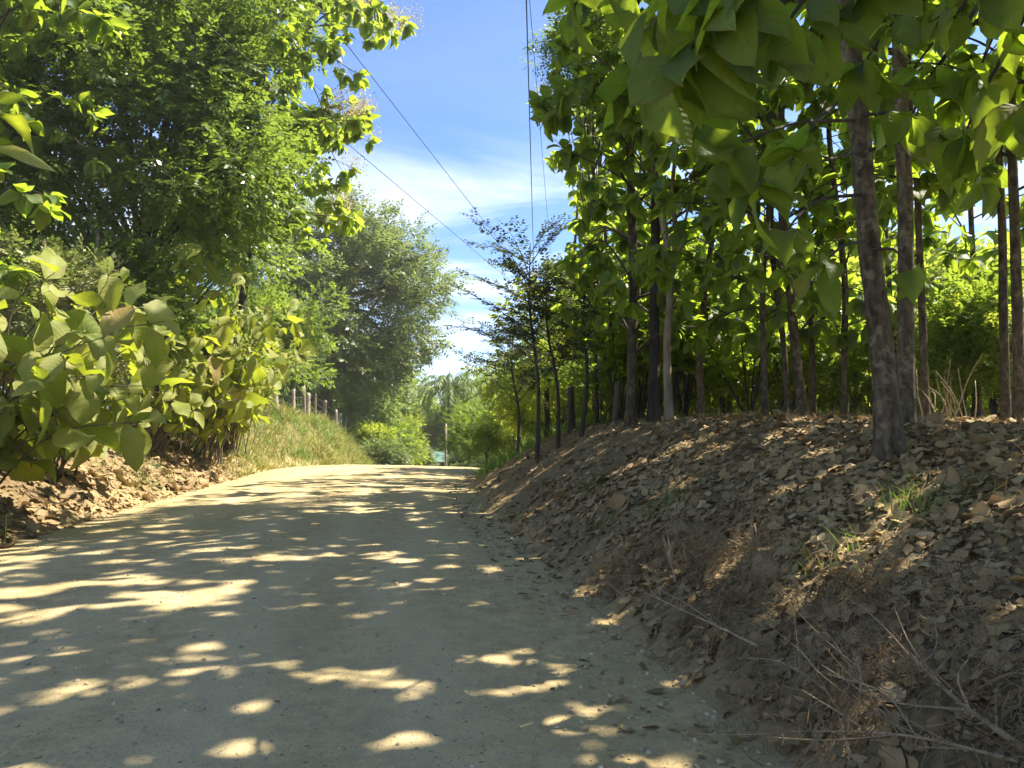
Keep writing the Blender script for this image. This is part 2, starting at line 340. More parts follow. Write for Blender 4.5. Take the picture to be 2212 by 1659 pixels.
def tab(T, y): return np.interp(y, _Y, T)
def road_z(x, y):
    xl, xr = tab(XL, y), tab(XR, y); t = np.clip((x - xl) / (xr - xl), 0, 1)
    rut = -0.022 * (np.exp(-((t - 0.30) / 0.07) ** 2) + np.exp(-((t - 0.66) / 0.07) ** 2))
    return tab(ZC, y) - 0.28 * sstep(16, 37, y) * t + 0.05 * (1 - (2 * t - 1) ** 2) + rut + 0.05 * fbm(x, y, 0.35, 3) + 0.018 * fbm(x, y, 2.2, 3)
def prof(q): return np.where(q < 0, 0, np.where(q > 1, 1, q * (1.5 - 0.5 * q * q)))
def H(x, y):
    x = np.asarray(x, float); y = np.asarray(y, float)
    xr, toe = tab(XR, y), tab(TOE, y); xl = tab(XL, y)
    s = x - xr - 0.35 * fbm(x * 0 + 3.3, y, 0.5, 3) - 0.45 * fbm(x, y, 1.7, 3); sl = toe - x - 0.4 * fbm(x * 0 + 9.1, y, 0.45, 3) - 0.45 * fbm(x + 7, y, 1.6, 3)
    z = road_z(x, y)
    hr = tab(HBR, y) * prof(s / 4.0); hl = tab(HBL, y) * prof(sl / 3.7)
    amp = np.clip(np.maximum(s, sl) / 1.2, 0, 1)
    z = z + hr + hl + amp * (0.16 * fbm(x, y, 0.55, 4) + 0.09 * fbm(x + 40, y, 2.4, 3))
    far = sstep(12, 60, np.abs(x)) + sstep(90, 200, y)
    z = z + np.clip(far, 0, 1) * (3.0 * fbm(x, y, 0.02, 3)) - 0.02 * np.clip(s - 9, 0, 40)
    hills = sstep(150, 420, np.hypot(x, y - 30)) * (5 + 14 * fbm(x + 900, y, 0.004, 3))
    inside = (x > xl - 0.05) & (x < xr + 0.05)
    edge = np.minimum(x - xl, xr - x)
    return z + hills - 0.05 * np.clip((edge + 0.1) / 0.3, 0, 1) * (y < 120)
def H1(x, y): return float(H(np.array([x]), np.array([y]))[0])
def Hn(x, y):
    e = 0.12; gx = (H(x + e, y) - H(x - e, y)) / (2 * e); gy = (H(x, y + e) - H(x, y - e)) / (2 * e)
    return nrm(np.stack([-gx, -gy, np.ones_like(gx)], -1))
def grid_axis(parts): return np.unique(np.round(np.concatenate([np.arange(a, b, s) for a, b, s in parts]), 4))

def ground_mat():
    m, nt, out = new_mat('earth_bank'); g = nt.nodes.new('ShaderNodeNewGeometry'); pos = g.outputs['Position']
    n1 = noise(nt, pos, 1.3, 8, 0.62); n2 = noise(nt, pos, 14, 5, 0.6)
    soil = mix_c(nt, ramp(nt, n1, [(0.35, 0), (0.65, 1)]), (0.20, 0.142, 0.072), (0.33, 0.245, 0.128))
    soil = mix_c(nt, ramp(nt, n2, [(0.4, 0), (0.7, 1)]), soil, (0.15, 0.105, 0.055))
    sp = nt.nodes.new('ShaderNodeSeparateXYZ'); nt.links.new(pos, sp.inputs[0])
    grassy = mix_c(nt, noise(nt, pos, 0.5, 5), (0.07, 0.12, 0.025), (0.17, 0.19, 0.05))
    a = math_n(nt, 'MULTIPLY', math_n(nt, 'ADD', sp.outputs[1], -25.0), 0.05, True)
    b = math_n(nt, 'MULTIPLY', math_n(nt, 'ADD', math_n(nt, 'ABSOLUTE', math_n(nt, 'ADD', sp.outputs[0], 2.0)), -13.0), 0.25, True)
    wgt = math_n(nt, 'MULTIPLY', math_n(nt, 'MAXIMUM', a, b), ramp(nt, noise(nt, pos, 0.8, 5), [(0.25, 0.4), (0.5, 1)]))
    col = mix_c(nt, wgt, soil, grassy)
    va = nt.nodes.new('ShaderNodeAttribute'); va.attribute_name = 'verge'
    col = mix_c(nt, math_n(nt, 'MULTIPLY', va.outputs['Fac'], 0.9), col, mix_c(nt, n1, (0.34, 0.255, 0.12), (0.48, 0.37, 0.185)))
    p = nt.nodes.new('ShaderNodeBsdfPrincipled'); nt.links.new(col, p.inputs['Base Color']); p.inputs['Roughness'].default_value = 0.95
    p.inputs['Specular IOR Level'].default_value = 0.15
    bn = nt.nodes.new('ShaderNodeBump'); bn.inputs['Strength'].default_value = 0.8; bn.inputs['Distance'].default_value = 0.04
    nt.links.new(noise(nt, pos, 18, 8, 0.7), bn.inputs['Height']); nt.links.new(bn.outputs[0], p.inputs['Normal'])
    nt.links.new(p.outputs[0], out.inputs[0]); return m
def road_mat():
    m, nt, out = new_mat('packed_dirt'); g = nt.nodes.new('ShaderNodeNewGeometry'); pos = g.outputs['Position']
    lon = mapping(nt, pos, (1.0, 0.22, 1.0), (0, 0, math.radians(-9)))
    n1 = noise(nt, lon, 0.9, 7, 0.6, 0.4); n2 = noise(nt, pos, 5.0, 6, 0.65)
    col = mix_c(nt, ramp(nt, n1, [(0.36, 0), (0.64, 1)]), (0.415, 0.312, 0.140), (0.530, 0.410, 0.195))
    col = mix_c(nt, math_n(nt, 'MULTIPLY', ramp(nt, n2, [(0.42, 0), (0.66, 1)]), 0.7), col, (0.30, 0.225, 0.11))
    n3 = noise(nt, pos, 16.0, 6, 0.7); col = mix_c(nt, math_n(nt, 'MULTIPLY', ramp(nt, n3, [(0.50, 0), (0.68, 1)]), 0.5), col, (0.56, 0.46, 0.27))
    ta = nt.nodes.new('ShaderNodeAttribute'); ta.attribute_name = 'track'
    col = mix_c(nt, math_n(nt, 'MULTIPLY', ta.outputs['Fac'], 0.7), col, (0.54, 0.43, 0.235))
    def specks(scale, lo, hi, c_dark, c_light, col, keep):
        v = nt.nodes.new('ShaderNodeTexVoronoi'); v.inputs['Scale'].default_value = scale; nt.links.new(pos, v.inputs['Vector'])
        sep = nt.nodes.new('ShaderNodeSeparateColor'); nt.links.new(v.outputs['Color'], sep.inputs[0])
        inside = ramp(nt, v.outputs['Distance'], [(lo, 1), (hi, 0)])
        on = ramp(nt, sep.outputs[0], [(keep, 0), (keep + 0.02, 1)])
        c = mix_c(nt, sep.outputs[1], c_dark, c_light)
        f = math_n(nt, 'MULTIPLY', inside, on)
        return mix_c(nt, math_n(nt, 'MULTIPLY', f, 0.8), col, c), f
    col, f1 = specks(60, 0.22, 0.34, (0.13, 0.105, 0.08), (0.42, 0.37, 0.29), col, 0.55)
    col, f2 = specks(22, 0.16, 0.26, (0.12, 0.10, 0.08), (0.44, 0.39, 0.31), col, 0.80)
    col, f3 = specks(130, 0.25, 0.40, (0.14, 0.11, 0.085), (0.40, 0.34, 0.26), col, 0.45)
    p = nt.nodes.new('ShaderNodeBsdfPrincipled'); nt.links.new(col, p.inputs['Base Color']); p.inputs['Roughness'].default_value = 0.95
    p.inputs['Specular IOR Level'].default_value = 0.2
    h = math_n(nt, 'ADD', math_n(nt, 'MULTIPLY', noise(nt, pos, 35, 7, 0.7), 0.8), math_n(nt, 'ADD', math_n(nt, 'MULTIPLY', f1, 0.5), math_n(nt, 'MULTIPLY', f2, 1.0)))
    bn = nt.nodes.new('ShaderNodeBump'); bn.inputs['Strength'].default_value = 0.7; bn.inputs['Distance'].default_value = 0.015
    nt.links.new(h, bn.inputs['Height']); nt.links.new(bn.outputs[0], p.inputs['Normal'])
    nt.links.new(p.outputs[0], out.inputs[0]); return m

def build_ground():
    xs = grid_axis([(-1500, -300, 100), (-300, -60, 15), (-60, -16, 1.5), (-16, 10, 0.2), (10, 30, 0.8), (30, 60, 3), (60, 300, 15), (300, 1501, 100)])
    ys = grid_axis([(-600, -60, 60), (-60, -4, 2.5), (-4, 0, 0.6), (0, 16, 0.2), (16, 45, 0.4), (45, 90, 1.0), (90, 200, 8), (200, 600, 30), (600, 1901, 130)])
    X, Y = np.meshgrid(xs, ys); Z = H(X, Y)
    V = np.stack([X, Y, Z], -1).reshape(-1, 3); nx, ny = len(xs), len(ys)
    i = np.arange(ny - 1)[:, None] * nx; j = np.arange(nx - 1)[None]
    Fc = np.stack([i + j, i + j + 1, i + j + 1 + nx, i + j + nx], -1).reshape(-1, 4)
    gm = make_mesh('ground', V, Fc, ground_mat()); at = gm.attributes.new('verge', 'FLOAT', 'POINT')
    sv = np.maximum(X - tab(XR, Y), tab(XL, Y) - X); vg = np.clip(1 - (sv + 0.5 * fbm(X, Y, 1.6, 3)) / 0.55, 0, 1) * (Y < 120)
    at.data.foreach_set('value', vg.ravel().astype(np.float32))
    link('ground', gm, kind='structure')
    ys = grid_axis([(-20, 0, 0.5), (0, 14, 0.07), (14, 45, 0.2), (45, 72, 0.5)]); ts = np.linspace(0, 1, 91)
    Yg, Tg = np.meshgrid(ys, ts, indexing='ij'); xl = tab(XL, Yg) - 0.35; xr = tab(XR, Yg) + 0.35
    Xg = xl + (xr - xl) * Tg; ed = np.minimum(Xg - xl, xr - Xg)
    Zg = road_z(Xg, Yg) + 0.012 * fbm(Xg, Yg, 7.0, 3) - 0.10 * np.clip(1 - ed / 0.35, 0, 1) ** 1.5
    V = np.stack([Xg, Yg, Zg], -1).reshape(-1, 3); nx = len(ts); ny = len(ys)
    i = np.arange(ny - 1)[:, None] * nx; j = np.arange(nx - 1)[None]
    Fc = np.stack([i + j, i + j + 1, i + j + 1 + nx, i + j + nx], -1).reshape(-1, 4)
    rm = make_mesh('dirt_road', V, Fc, road_mat()); at = rm.attributes.new('track', 'FLOAT', 'POINT')
    wob = 0.03 * np.sin(Yg * 0.35) + 0.02 * np.sin(Yg * 0.9 + 1)
    tr = sum(np.exp(-((Tg + wob - c) / 0.05) ** 2) for c in (0.24, 0.42, 0.60, 0.76)) * (0.5 + 1.2 * np.clip(fbm(Xg, Yg * 0.2, 1.5, 3) + 0.3, 0, 1))
    at.data.foreach_set('value', np.clip(tr, 0, 1).ravel().astype(np.float32))
    link('dirt_road', rm, kind='structure')
build_ground()
def on_ground(x, y): return np.array([x, y, H1(x, y)])
def at_d(dx, d):                       # ground point under photo column dx at depth d
    x = ray(dx, 930)[0] * d; return on_ground(x, d)

# ------------------------------------------------------------------ teak trees
LEAF_ME = {}
def leaf_meshes(kind):
    if kind not in LEAF_ME:
        src, mat = {'teak': (TEAK_HI, M['teak']), 'dusty': (TEAK_HI, M['teak_dusty']), 'dead': (DRY_HI, M['dead'])}[kind]
        LEAF_ME[kind] = [make_mesh('leaf', V, Fc, mat, U) for V, Fc, U in src]
    return LEAF_ME[kind]
def solo_leaves(root, base, P, R, S, kind, name='leaf'):
    ms = leaf_meshes(kind)
    for p, r, s in zip(P, R, S):
        o = link(name, ms[rng.integers(len(ms))], root)
        o.matrix_basis = Matrix.Translation(Vector(p - base)) @ Matrix(r.tolist()).to_4x4() @ Matrix.Scale(float(s), 4)
def cluster(tip, tdir, n, size, droop=0.45):
    """leaves radiating from a twig tip"""
    tdir = nrm(tdir); a = nrm(np.cross(tdir, [0.2, 0.1, 1.0])); b = np.cross(tdir, a)
    ph = rng.random() * 6.28; k = np.arange(n)
    ang = ph + k * 2.4 + rng.normal(size=n) * 0.25; el = 0.35 + 0.25 * rng.random(n)
    d = el[:, None] * tdir + (np.cos(ang)[:, None] * a + np.sin(ang)[:, None] * b)
    d[:, 2] -= droop * (0.5 + rng.random(n)); d = nrm(d)
    up = np.array([0, 0, 1.0]) + 0.5 * tdir + rng.normal(size=(n, 3)) * 0.22
    P = tip - tdir * (rng.random(n)[:, None] * 0.12 * size * 2)
    return P, frames(d, up), size * (0.65 + 0.5 * rng.random(n))
def panicle(geo, p, size):
    n = int(230 * size); q = np.clip(rng.normal(size=(n, 3)), -1.7, 1.7) * np.array([0.17, 0.17, 0.16]) * size + p + np.array([0, 0, 0.12 * size])
    d = nrm(rng.normal(size=(n, 3))); T = [(np.array([(0, 0, 0), (0.5, 0.5, 0.1), (0, 1, 0), (-0.5, 0.5, 0.1)], float), np.array([(0, 1, 2, 3)]), np.zeros((4, 2)))]
    instance(geo, T, q, frames(d, rng.normal(size=(n, 3))), 0.045 * (0.5 + rng.random(n)))
def teak(label, pts, r0, z0, z1, R, nb, seed, leaf=0.36, solo=0, bias=(0, 0), group='teak trees', n_pan=0, bark='bark', fork=None, per=10, name='teak_tree', low=0.9, keepout=None, dens=1.6, pan_dir=(1, 0, 0)):
    """pts: trunk points from the ground up; crown between z0 and z1 with reach R"""
    global rng
    rng = np.random.default_rng(seed)
    base = np.array(pts[0], float); pts = [np.array(p, float) for p in pts]
    pts[0] = pts[0] - np.array([0, 0, 0.15])
    dirn = pts[-1] - pts[-2]; dirn = nrm(dirn * np.array([0.5, 0.5, 1.0]))
    while pts[-1][2] < z1 - 0.2:
        pts.append(pts[-1] + dirn * 2.0 + np.array([rng.normal() * 0.12, rng.normal() * 0.12, 0]))
    if base[1] > 9.5: r0 = r0 * 0.8
    path = smooth_path(pts, 34); hz = (path[:, 2] - base[2]); hh = max(hz[-1], 1)
    rad = r0 * (0.26 + 0.74 * (1 - np.clip(hz / hh, 0, 1)) ** 0.8) * (1 + 0.55 * np.exp(-np.clip(hz + 0.1, 0, 9) / 0.28))
    root = thing(name, label, 'tree', base, group)
    g = Geo(); near = r0 > 0.1 and base[1] < 10
    pth = smooth_path(pts, 60) if near else path
    rr = np.interp(pth[:, 2], path[:, 2], rad) if near else rad
    g.add(*tube(pth, rr, 16 if near else 9, 0.07 if near else 0.05))
    if fork:
        for fk in fork: g.add(*tube(smooth_path(fk[0], 10), np.linspace(fk[1], fk[2], 10), 7))
    link('trunk', g.mesh('trunk', M[bark], base), root)
    gb = Geo(); P_, R_, S_ = [], [], []; pan = Geo(); tips = []
    nb = int(nb * dens)
    def barred(e):
        if keepout is None: return False
        qx, qy, qd = project(e); return bool(qd[0] > 1 and keepout(qx[0], qy[0]))
    for i in range(nb):
        f = (i + 0.5) / nb; z = z0 + (z1 - z0) * f
        c = np.array([np.interp(z, path[:, 2], path[:, k]) for k in range(3)]); c[2] = z
        az = i * 2.4 + rng.normal() * 0.35; o = np.array([math.cos(az), math.sin(az), 0])
        env = (math.sin(math.pi * (0.16 + 0.80 * f)) ** 0.6)
        L = R * env * (0.75 + 0.4 * rng.random())
        e = c + o * L + np.array([bias[0], bias[1], 0]) * L * 0.5 + np.array([0, 0, L * (0.10 + 0.35 * f + 0.15 * rng.normal())])
        for _ in range(6):
            if barred(e): e = c + (e - c) * 0.8
        if barred(e): continue
        mid = (c + e) / 2 + np.array([0, 0, 0.18 * L]) + rng.normal(size=3) * 0.08 * L
        bp = smooth_path([c, mid, e], 8); rb = max(0.012, 0.30 * r0)
        gb.add(*tube(bp, np.linspace(rb, 0.007, 8), 5))
        tips.append((e, bp[-1] - bp[-2]))
        for t in np.arange(0.28, 0.98, 0.42 / max(L, 0.6)):
            q = bp[int(t * 7)]; dd = nrm(bp[min(7, int(t * 7) + 1)] - q + 1e-6); side = nrm(np.cross(dd, [0, 0, 1])) * rng.choice([-1, 1])
            tw = nrm(dd * 0.5 + side * (0.6 + 0.4 * rng.random()) + np.array([0, 0, rng.normal() * 0.45]))
            l2 = (0.35 + 0.55 * rng.random()) * min(1, 0.35 + L * 0.3); te = q + tw * l2
            if barred(te): continue
            gb.add(*tube(np.array([q, q + tw * l2 * 0.5 + [0, 0, 0.03], te]), [0.010, 0.008, 0.005], 4)); tips.append((te, tw))
    for k, (e, td) in enumerate(tips):
        n = int(per * (0.7 + 0.6 * rng.random()))
        a, b, c = cluster(e, td, n, leaf, low * 0.5); P_.append(a); R_.append(b); S_.append(c)
    if n_pan:
        open_side = np.argsort([-(t[0] @ np.array(pan_dir)) + rng.normal() * 0.5 for t in tips])
        for k in open_side[:int(n_pan * 1.6)][rng.permutation(int(n_pan * 1.6))[:n_pan]]:
            panicle(pan, tips[k][0] + np.array([0, 0, 0.12]), 0.9 + 0.7 * rng.random())
    link('branch', gb.mesh('branch', M['bark_dark' if bark == 'bark' else 'bark_tree'], base), root, kind='stuff')
    P_, R_, S_ = np.concatenate(P_), np.concatenate(R_), np.concatenate(S_)
    if solo:
        px, py, dep = project(P_); ok = (px > -20) & (px < 1044) & (py > -20) & (py < 600) & (dep > 1)
        sc = np.where(ok, S_ / np.maximum(dep, 1), 0) + 1e-4 * rng.random(len(S_))
        order = np.argsort(-sc); pick = order[:solo]; pick = pick[sc[pick] * F > 8]
        solo_leaves(root, base, P_[pick], R_[pick], S_[pick], 'teak')
        keep = np.ones(len(P_), bool); keep[pick] = False; P_, R_, S_ = P_[keep], R_[keep], S_[keep]
    gl = Geo(); instance(gl, TEAK_LO, P_, R_, S_)
    link('crown', gl.mesh('crown', M['teak_far'], base), root, kind='stuff')
    if n_pan: link('flower_panicle', pan.mesh('flower_panicle', M['panicle'], base, False), root, kind='stuff')
    return root
def trunk_px(base_dx, base_dy, d, ups, lean=0.0):
    b = D(base_dx, base_dy, d); p0 = on_ground(b[0], b[1])
    return [p0] + [D(u[0], u[1], d + lean * (k + 1)) for k, u in enumerate(ups)]

def right_teaks():
    T = [
     # label, base (dx,dy,d), ups, r0, z0, R, nb, solo, extra
     ("thick teak tree with lichen-spotted bark standing on the shoulder of the leafy bank", (1925, 1000, 7.0), [(1905, 750), (1875, 500), (1850, 200)], 0.118, 5.4, 14.5, 3.0, 20, 0, dict(per=10)),
     ("straight teak tree close behind the thick leaning teak trunk", (1955, 915, 8.6), [(1957, 700), (1956, 450), (1942, 100)], 0.095, 5.2, 13.5, 2.2, 14, 120, {}),
     ("slim dark teak tree rising beside the tangle of dead stalks", (2000, 930, 11), [(1995, 750), (1987, 560), (1980, 380)], 0.072, 4.5, 12.0, 2.0, 12, 90, {}),
     ("slender teak tree, one of a close pair, with a smooth brown trunk", (2172, 935, 10.6), [(2168, 700), (2165, 500), (2160, 300)], 0.080, 4.2, 12.5, 2.2, 13, 120, {}),
     ("darker teak tree, the stouter one of the close pair", (2203, 935, 10.0), [(2198, 700), (2192, 500), (2186, 320)], 0.090, 4.4, 13.0, 2.2, 13, 120, {}),
     ("thin teak tree with pale lower bark in front of the sunlit thicket", (1825, 912, 14), [(1824, 750), (1826, 620), (1812, 480)], 0.080, 5.2, 12.5, 1.9, 12, 90, {}),
     ("curved teak tree whose trunk bends out from its foot", (1738, 890, 12.6), [(1722, 790), (1708, 640), (1692, 490), (1686, 350)], 0.100, 4.8, 14.5, 2.8, 18, 140, {}),
     ("thin leaning teak stem tight beside the curved teak tree", (1706, 890, 13.8), [(1690, 720), (1674, 600), (1666, 500)], 0.070, 4.8, 11.5, 1.7, 11, 90, {}),
     ("thin straight teak stem on the other side of the curved teak tree", (1757, 890, 14.4), [(1752, 700), (1746, 520), (1742, 400)], 0.072, 5.0, 12.0, 1.8, 11, 90, {}),
     ("teak tree with a slightly wavy trunk amid dense dark foliage", (1516, 893, 16), [(1512, 780), (1522, 640), (1540, 500)], 0.092, 4.2, 12.5, 2.2, 14, 140, {}),
     ("dark-barked teak tree between a pale forked trunk and a sun-flecked one", (1412, 897, 15), [(1414, 720), (1416, 540), (1416, 350)], 0.135, 5.4, 14.5, 2.7, 18, 160, dict(bark='bark_dark')),
     ("sun-flecked brown teak tree at the front edge of the bank", (1362, 902, 15), [(1366, 720), (1368, 560), (1364, 430)], 0.125, 3.6, 15.0, 2.6, 22, 220, dict(n_pan=5, bias=(-0.3, 0), pan_dir=(-1, 0, 0.5))),
     ("teak stem standing deep among the trunks behind the wavy teak tree", (1576, 890, 21), [(1574, 760), (1578, 620)], 0.085, 3.6, 12.0, 2.2, 13, 60, {}),
     ("teak stem in the shade behind the thin leaning stem", (1652, 890, 12.2), [(1650, 760), (1648, 620)], 0.060, 6.0, 14.0, 2.7, 16, 60, {}),
     ("teak tree with low leafy boughs farther along the bank", (1322, 890, 21), [(1320, 760), (1316, 620)], 0.100, 3.4, 13.5, 2.5, 17, 120, dict(n_pan=4, pan_dir=(-1, 0, 0.5))),
     ("teak tree set back behind the saplings on the bank", (1290, 890, 26), [(1288, 760), (1284, 640)], 0.11, 4.0, 13.0, 2.4, 16, 60, {}),
     ("teak stem in the second row seen behind the straight trunk", (1930, 915, 16), [(1924, 700), (1915, 520)], 0.080, 4.6, 12.0, 2.0, 12, 60, {}),
     ("teak stem in the second row near the close pair", (2110, 930, 15), [(2106, 700), (2100, 520)], 0.080, 4.6, 12.0, 2.2, 12, 60, {}),
    ]
    roots = []
    for k, (lab, b, ups, r0, z0, z1, R, nb, solo, ex) in enumerate(T):
        if b[2] >= 12: z0 = 2.7 + 0.5 * ((k * 0.37) % 1)
        roots.append(teak(lab, trunk_px(*b, ups), r0 * (0.88 if k == 0 else 1), z0, z1, R, nb, 100 + k, 0.35 if b[2] > 12 else 0.34, solo, group='teak trees on the bank', keepout=lambda a, b: a < 560 + 20 * math.sin(b * 0.034 + 0.6) + 12 * math.sin(b * 0.11) and b < 330, dens=(1.2 if b[2] >= 15.5 else 1.7 if k in (6, 13) else 1.5), **ex))
    # pale forked tree
    b = D(1446, 893, 14.4); p0 = on_ground(b[0], b[1])
    up = [D(1441, 760, 14.4), D(1447, 640, 14.4), D(1440, 520, 14.4), D(1412, 380, 14.4)]
    fk = [([D(1446, 610, 14.4), D(1462, 520, 14.4), D(1452, 400, 14.4), D(1476, 240, 14.4)], 0.06, 0.03), ([D(1447, 560, 14.4), D(1482, 470, 14.3), D(1500, 360, 14.2)], 0.035, 0.015)]
    teak("pale forked tree with light peeling bark next to the dark-barked teak", [p0] + up, 0.10, 5.5, 11.5, 1.9, 12, 150, 0.36, 60, bark='bark_pale', fork=fk, group='teak trees on the bank')
    # beside and behind the camera: the row goes on along the bank and shades the road
    for k, (x, y, h) in enumerate([(6.6, 8.3, 13), (7.8, 5.4, 13.5), (6.2, 4.6, 13), (4.6, 1.0, 13.5), (7.0, 1.6, 13), (5.4, -2.6, 13)]):
        teak("teak tree of the row going on along the bank beside the road", [on_ground(x, y), on_ground(x, y) + np.array([0.1, 0.1, 4.0])], 0.12, 4.4, h, 2.7, 16, 170 + k, 0.48, 0, group='teak row beside the road', per=9, dens=1.5)
    for k, (x, y, h) in enumerate([(2.6, 24.5, 13.5), (2.2, 29.5, 13.0), (5.0, 31.0, 12.5), (4.6, 36, 12)]):
        teak("teak tree of the far end of the bank behind the saplings", [on_ground(x, y), on_ground(x, y) + np.array([0.1, 0.1, 5.0])], 0.11, 4.6, h, 2.3, 14, 190 + k, 0.42, 0, dens=1.2, per=9, group='teaks at the far end of the bank', keepout=lambda a, b: a < 575)
    return roots[0]
LEANER = right_teaks()

def overhang():
    """near bough of a roadside teak that hangs into the top of the view: every leaf its own part"""
    global rng
    rng = np.random.default_rng(51)
    base = on_ground(4.1, 3.4)
    root = thing('teak_tree', "teak tree whose low boughs of huge shaded leaves hang over the bank", 'tree', base, 'teak trees on the bank')
    g = Geo(); top = base + np.array([0.1, 0.2, 11.5])
    path = smooth_path([base - [0, 0, .15], base + [0.05, 0.1, 3], base + [0.1, 0.15, 7], top], 24)
    g.add(*tube(path, 0.13 * (0.25 + 0.75 * np.linspace(1, 0, 24) ** 0.8), 10, 0.05)); link('trunk', g.mesh('trunk', M['bark'], base), root)
    C = [ # cluster tip (dx, dy, depth), leaves, size
      (1235, 15, 4.6, 4, .40), (1330, -20, 4.2, 5, .42), (1420, 30, 4.0, 6, .46), (1500, 110, 3.6, 7, .50), (1400, 200, 4.2, 6, .44), (1560, 30, 3.4, 6, .46),
      (1680, 90, 3.6, 7, .48), (1610, -20, 3.3, 6, .46), (1750, 20, 3.9, 6, .44), 
      (1855, 150, 4.5, 7, .42), (1830, 30, 4.0, 4, .40), (1930, 60, 4.4, 5, .38), (2010, 160, 4.6, 5, .38), (2060, 40, 4.4, 4, .38), (1960, 270, 5.0, 5, .42),
      (2110, 170, 4.5, 5, .40), (2180, 60, 4.4, 4, .40), (2200, 250, 4.3, 5, .42), (2080, 300, 5.0, 5, .38),
      (1470, -40, 3.6, 5, .44), (2140, -40, 4.0, 6, .44), (1890, -60, 3.8, 6, .44), (1500, 260, 4.9, 4, .40)]
    hubs = [base + np.array([0.06, 0.1, z]) for z in (3.0, 3.6, 4.2, 4.8)]
    for i, (dx, dy, d, n, s) in enumerate(C):
        e = D(dx, dy, d); s *= 0.88; h = hubs[i % 4] if dy < 350 else hubs[0]
        mid = (e * 0.55 + h * 0.45) + np.array([0, 0, 0.35 + 0.1 * rng.random()])
        near = e + nrm(mid - e) * 0.35 + np.array([0, 0, 0.08]); bp = smooth_path([h, mid, near, e], 12)
        gb = Geo(); gb.add(*tube(bp, np.linspace(0.028, 0.006, 12), 6)); bo = link('branch', gb.mesh('branch', M['bark_dark'], base), root)
        P, R, S = cluster(e, bp[-1] - bp[-2], n, s, 0.55); solo_leaves(bo, base, P, R, S, 'teak')
    lb = np.array(LEANER.location)
    for (dx, dy, d, n, s, hy) in [(1640, 400, 5.0, 6, .42, 330), (1570, 330, 4.9, 5, .42, 260), (1720, 330, 5.2, 6, .40, 200), (1780, 575, 5.6, 4, .42, 520), (1700, 500, 5.6, 4, .36, 420), (1975, 590, 6.3, 4, .30, 540), (2040, 300, 6.0, 6, .36, 250), (2120, 400, 6.2, 4, .34, 330)]:
        e = D(dx, dy, d); h = D(1905 + (hy - 750) * 0.115, hy, 7.0); mid = e * 0.5 + h * 0.5 + np.array([0, 0, 0.10]) + rng.normal(size=3) * 0.07
        bp = smooth_path([h, mid, e + nrm(mid - e) * 0.3 + np.array([0, 0, 0.03]), e], 12); gb = Geo(); gb.add(*tube(bp, np.linspace(0.018, 0.005, 12), 6)); bo = link('branch', gb.mesh('branch', M['bark_dark'], lb), LEANER)
        P, R, S = cluster(e, bp[-1] - bp[-2], n, s, 0.55); solo_leaves(bo, lb, P, R, S, 'teak')
    gl = Geo(); gb = Geo()
    for i in range(26):                # the rest of its crown, high above
        z = 5.2 + 6.2 * i / 26; az = i * 2.4; c = base + np.array([0.1, 0.15, z]); L = 2.2 * (0.7 + 0.4 * rng.random())
        e = c + np.array([math.cos(az) * L, math.sin(az) * L, 0.5]); gb.add(*tube(smooth_path([c, (c + e) / 2 + [0, 0, .2], e], 6), np.linspace(0.03, 0.007, 6), 5))
        for t in (0.55, 0.8, 1.0):
            P, R, S = cluster(c + (e - c) * t + rng.normal(size=3) * 0.3, e - c, 7, 0.42, 0.4); instance(gl, TEAK_LO, P, R, S)
    link('crown', gl.mesh('crown', M['teak_far'], base), root, kind='stuff'); link('branch', gb.mesh('branch', M['bark_dark'], base), root, kind='stuff')
overhang()

def left_teaks():
    # behind the glossy small-leaved tree, flowering, leaning out over the road
    p = on_ground(-9.6, 26)
    teak("tall flowering teak tree with pale tan blossom reaching over the road", [p, p + np.array([0.3, 0, 4.0]), p + np.array([0.9, -0.2, 9.0])], 0.2, 7.4, 17.5, 5.2, 34, 301, 0.44, 280, bias=(0.35, -0.1), n_pan=24, dens=1.8, per=12, keepout=lambda a, b: a > 395 - 0.25 * max(0, b - 60) + 18 * math.sin(b * 0.06), bark='bark_dark', group=None)
    p = on_ground(-11.2, 15.5)
    teak("teak tree with broad pale leaves at the edge of the small-leaved tree", [p, p + np.array([0.1, 0, 4.0])], 0.13, 4.2, 13.0, 2.9, 18, 302, 0.44, 160, bark='bark', group=None)
    global rng
    rng = np.random.default_rng(61)
    base = on_ground(-7.3, 6.2)
    root = thing('teak_tree', "young roadside teak with a few big bright sunlit leaves reaching into view", 'tree', base)
    g = Geo(); path = smooth_path([base - [0, 0, .15], base + [0, 0, 1.8], base + [0.1, 0, 5.5]], 16)
    g.add(*tube(path, np.linspace(0.06, 0.012, 16), 8)); link('trunk', g.mesh('trunk', M['bark'], base), root)
    for (dx, dy, d, n, s) in [(-30, 235, 5.4, 5, .42), (-40, 330, 5.2, 4, .44), (-120, 200, 5.8, 6, .42), (-200, 330, 5.6, 6, .42), (-160, 80, 6, 6, .4), (-260, 150, 6, 6, .4)]:
        e = D(dx, dy, d); h = base + np.array([0, 0, 2.2]); bp = smooth_path([h, (e + h) / 2 + [0, 0, .25], e], 9)
        gb = Geo(); gb.add(*tube(bp, np.linspace(0.022, 0.006, 9), 6)); bo = link('branch', gb.mesh('branch', M['bark_dark'], base), root)
        P, R, S = cluster(e, bp[-1] - bp[-2], n, s, 0.5); solo_leaves(bo, base, P, R, S, 'dusty')
left_teaks()

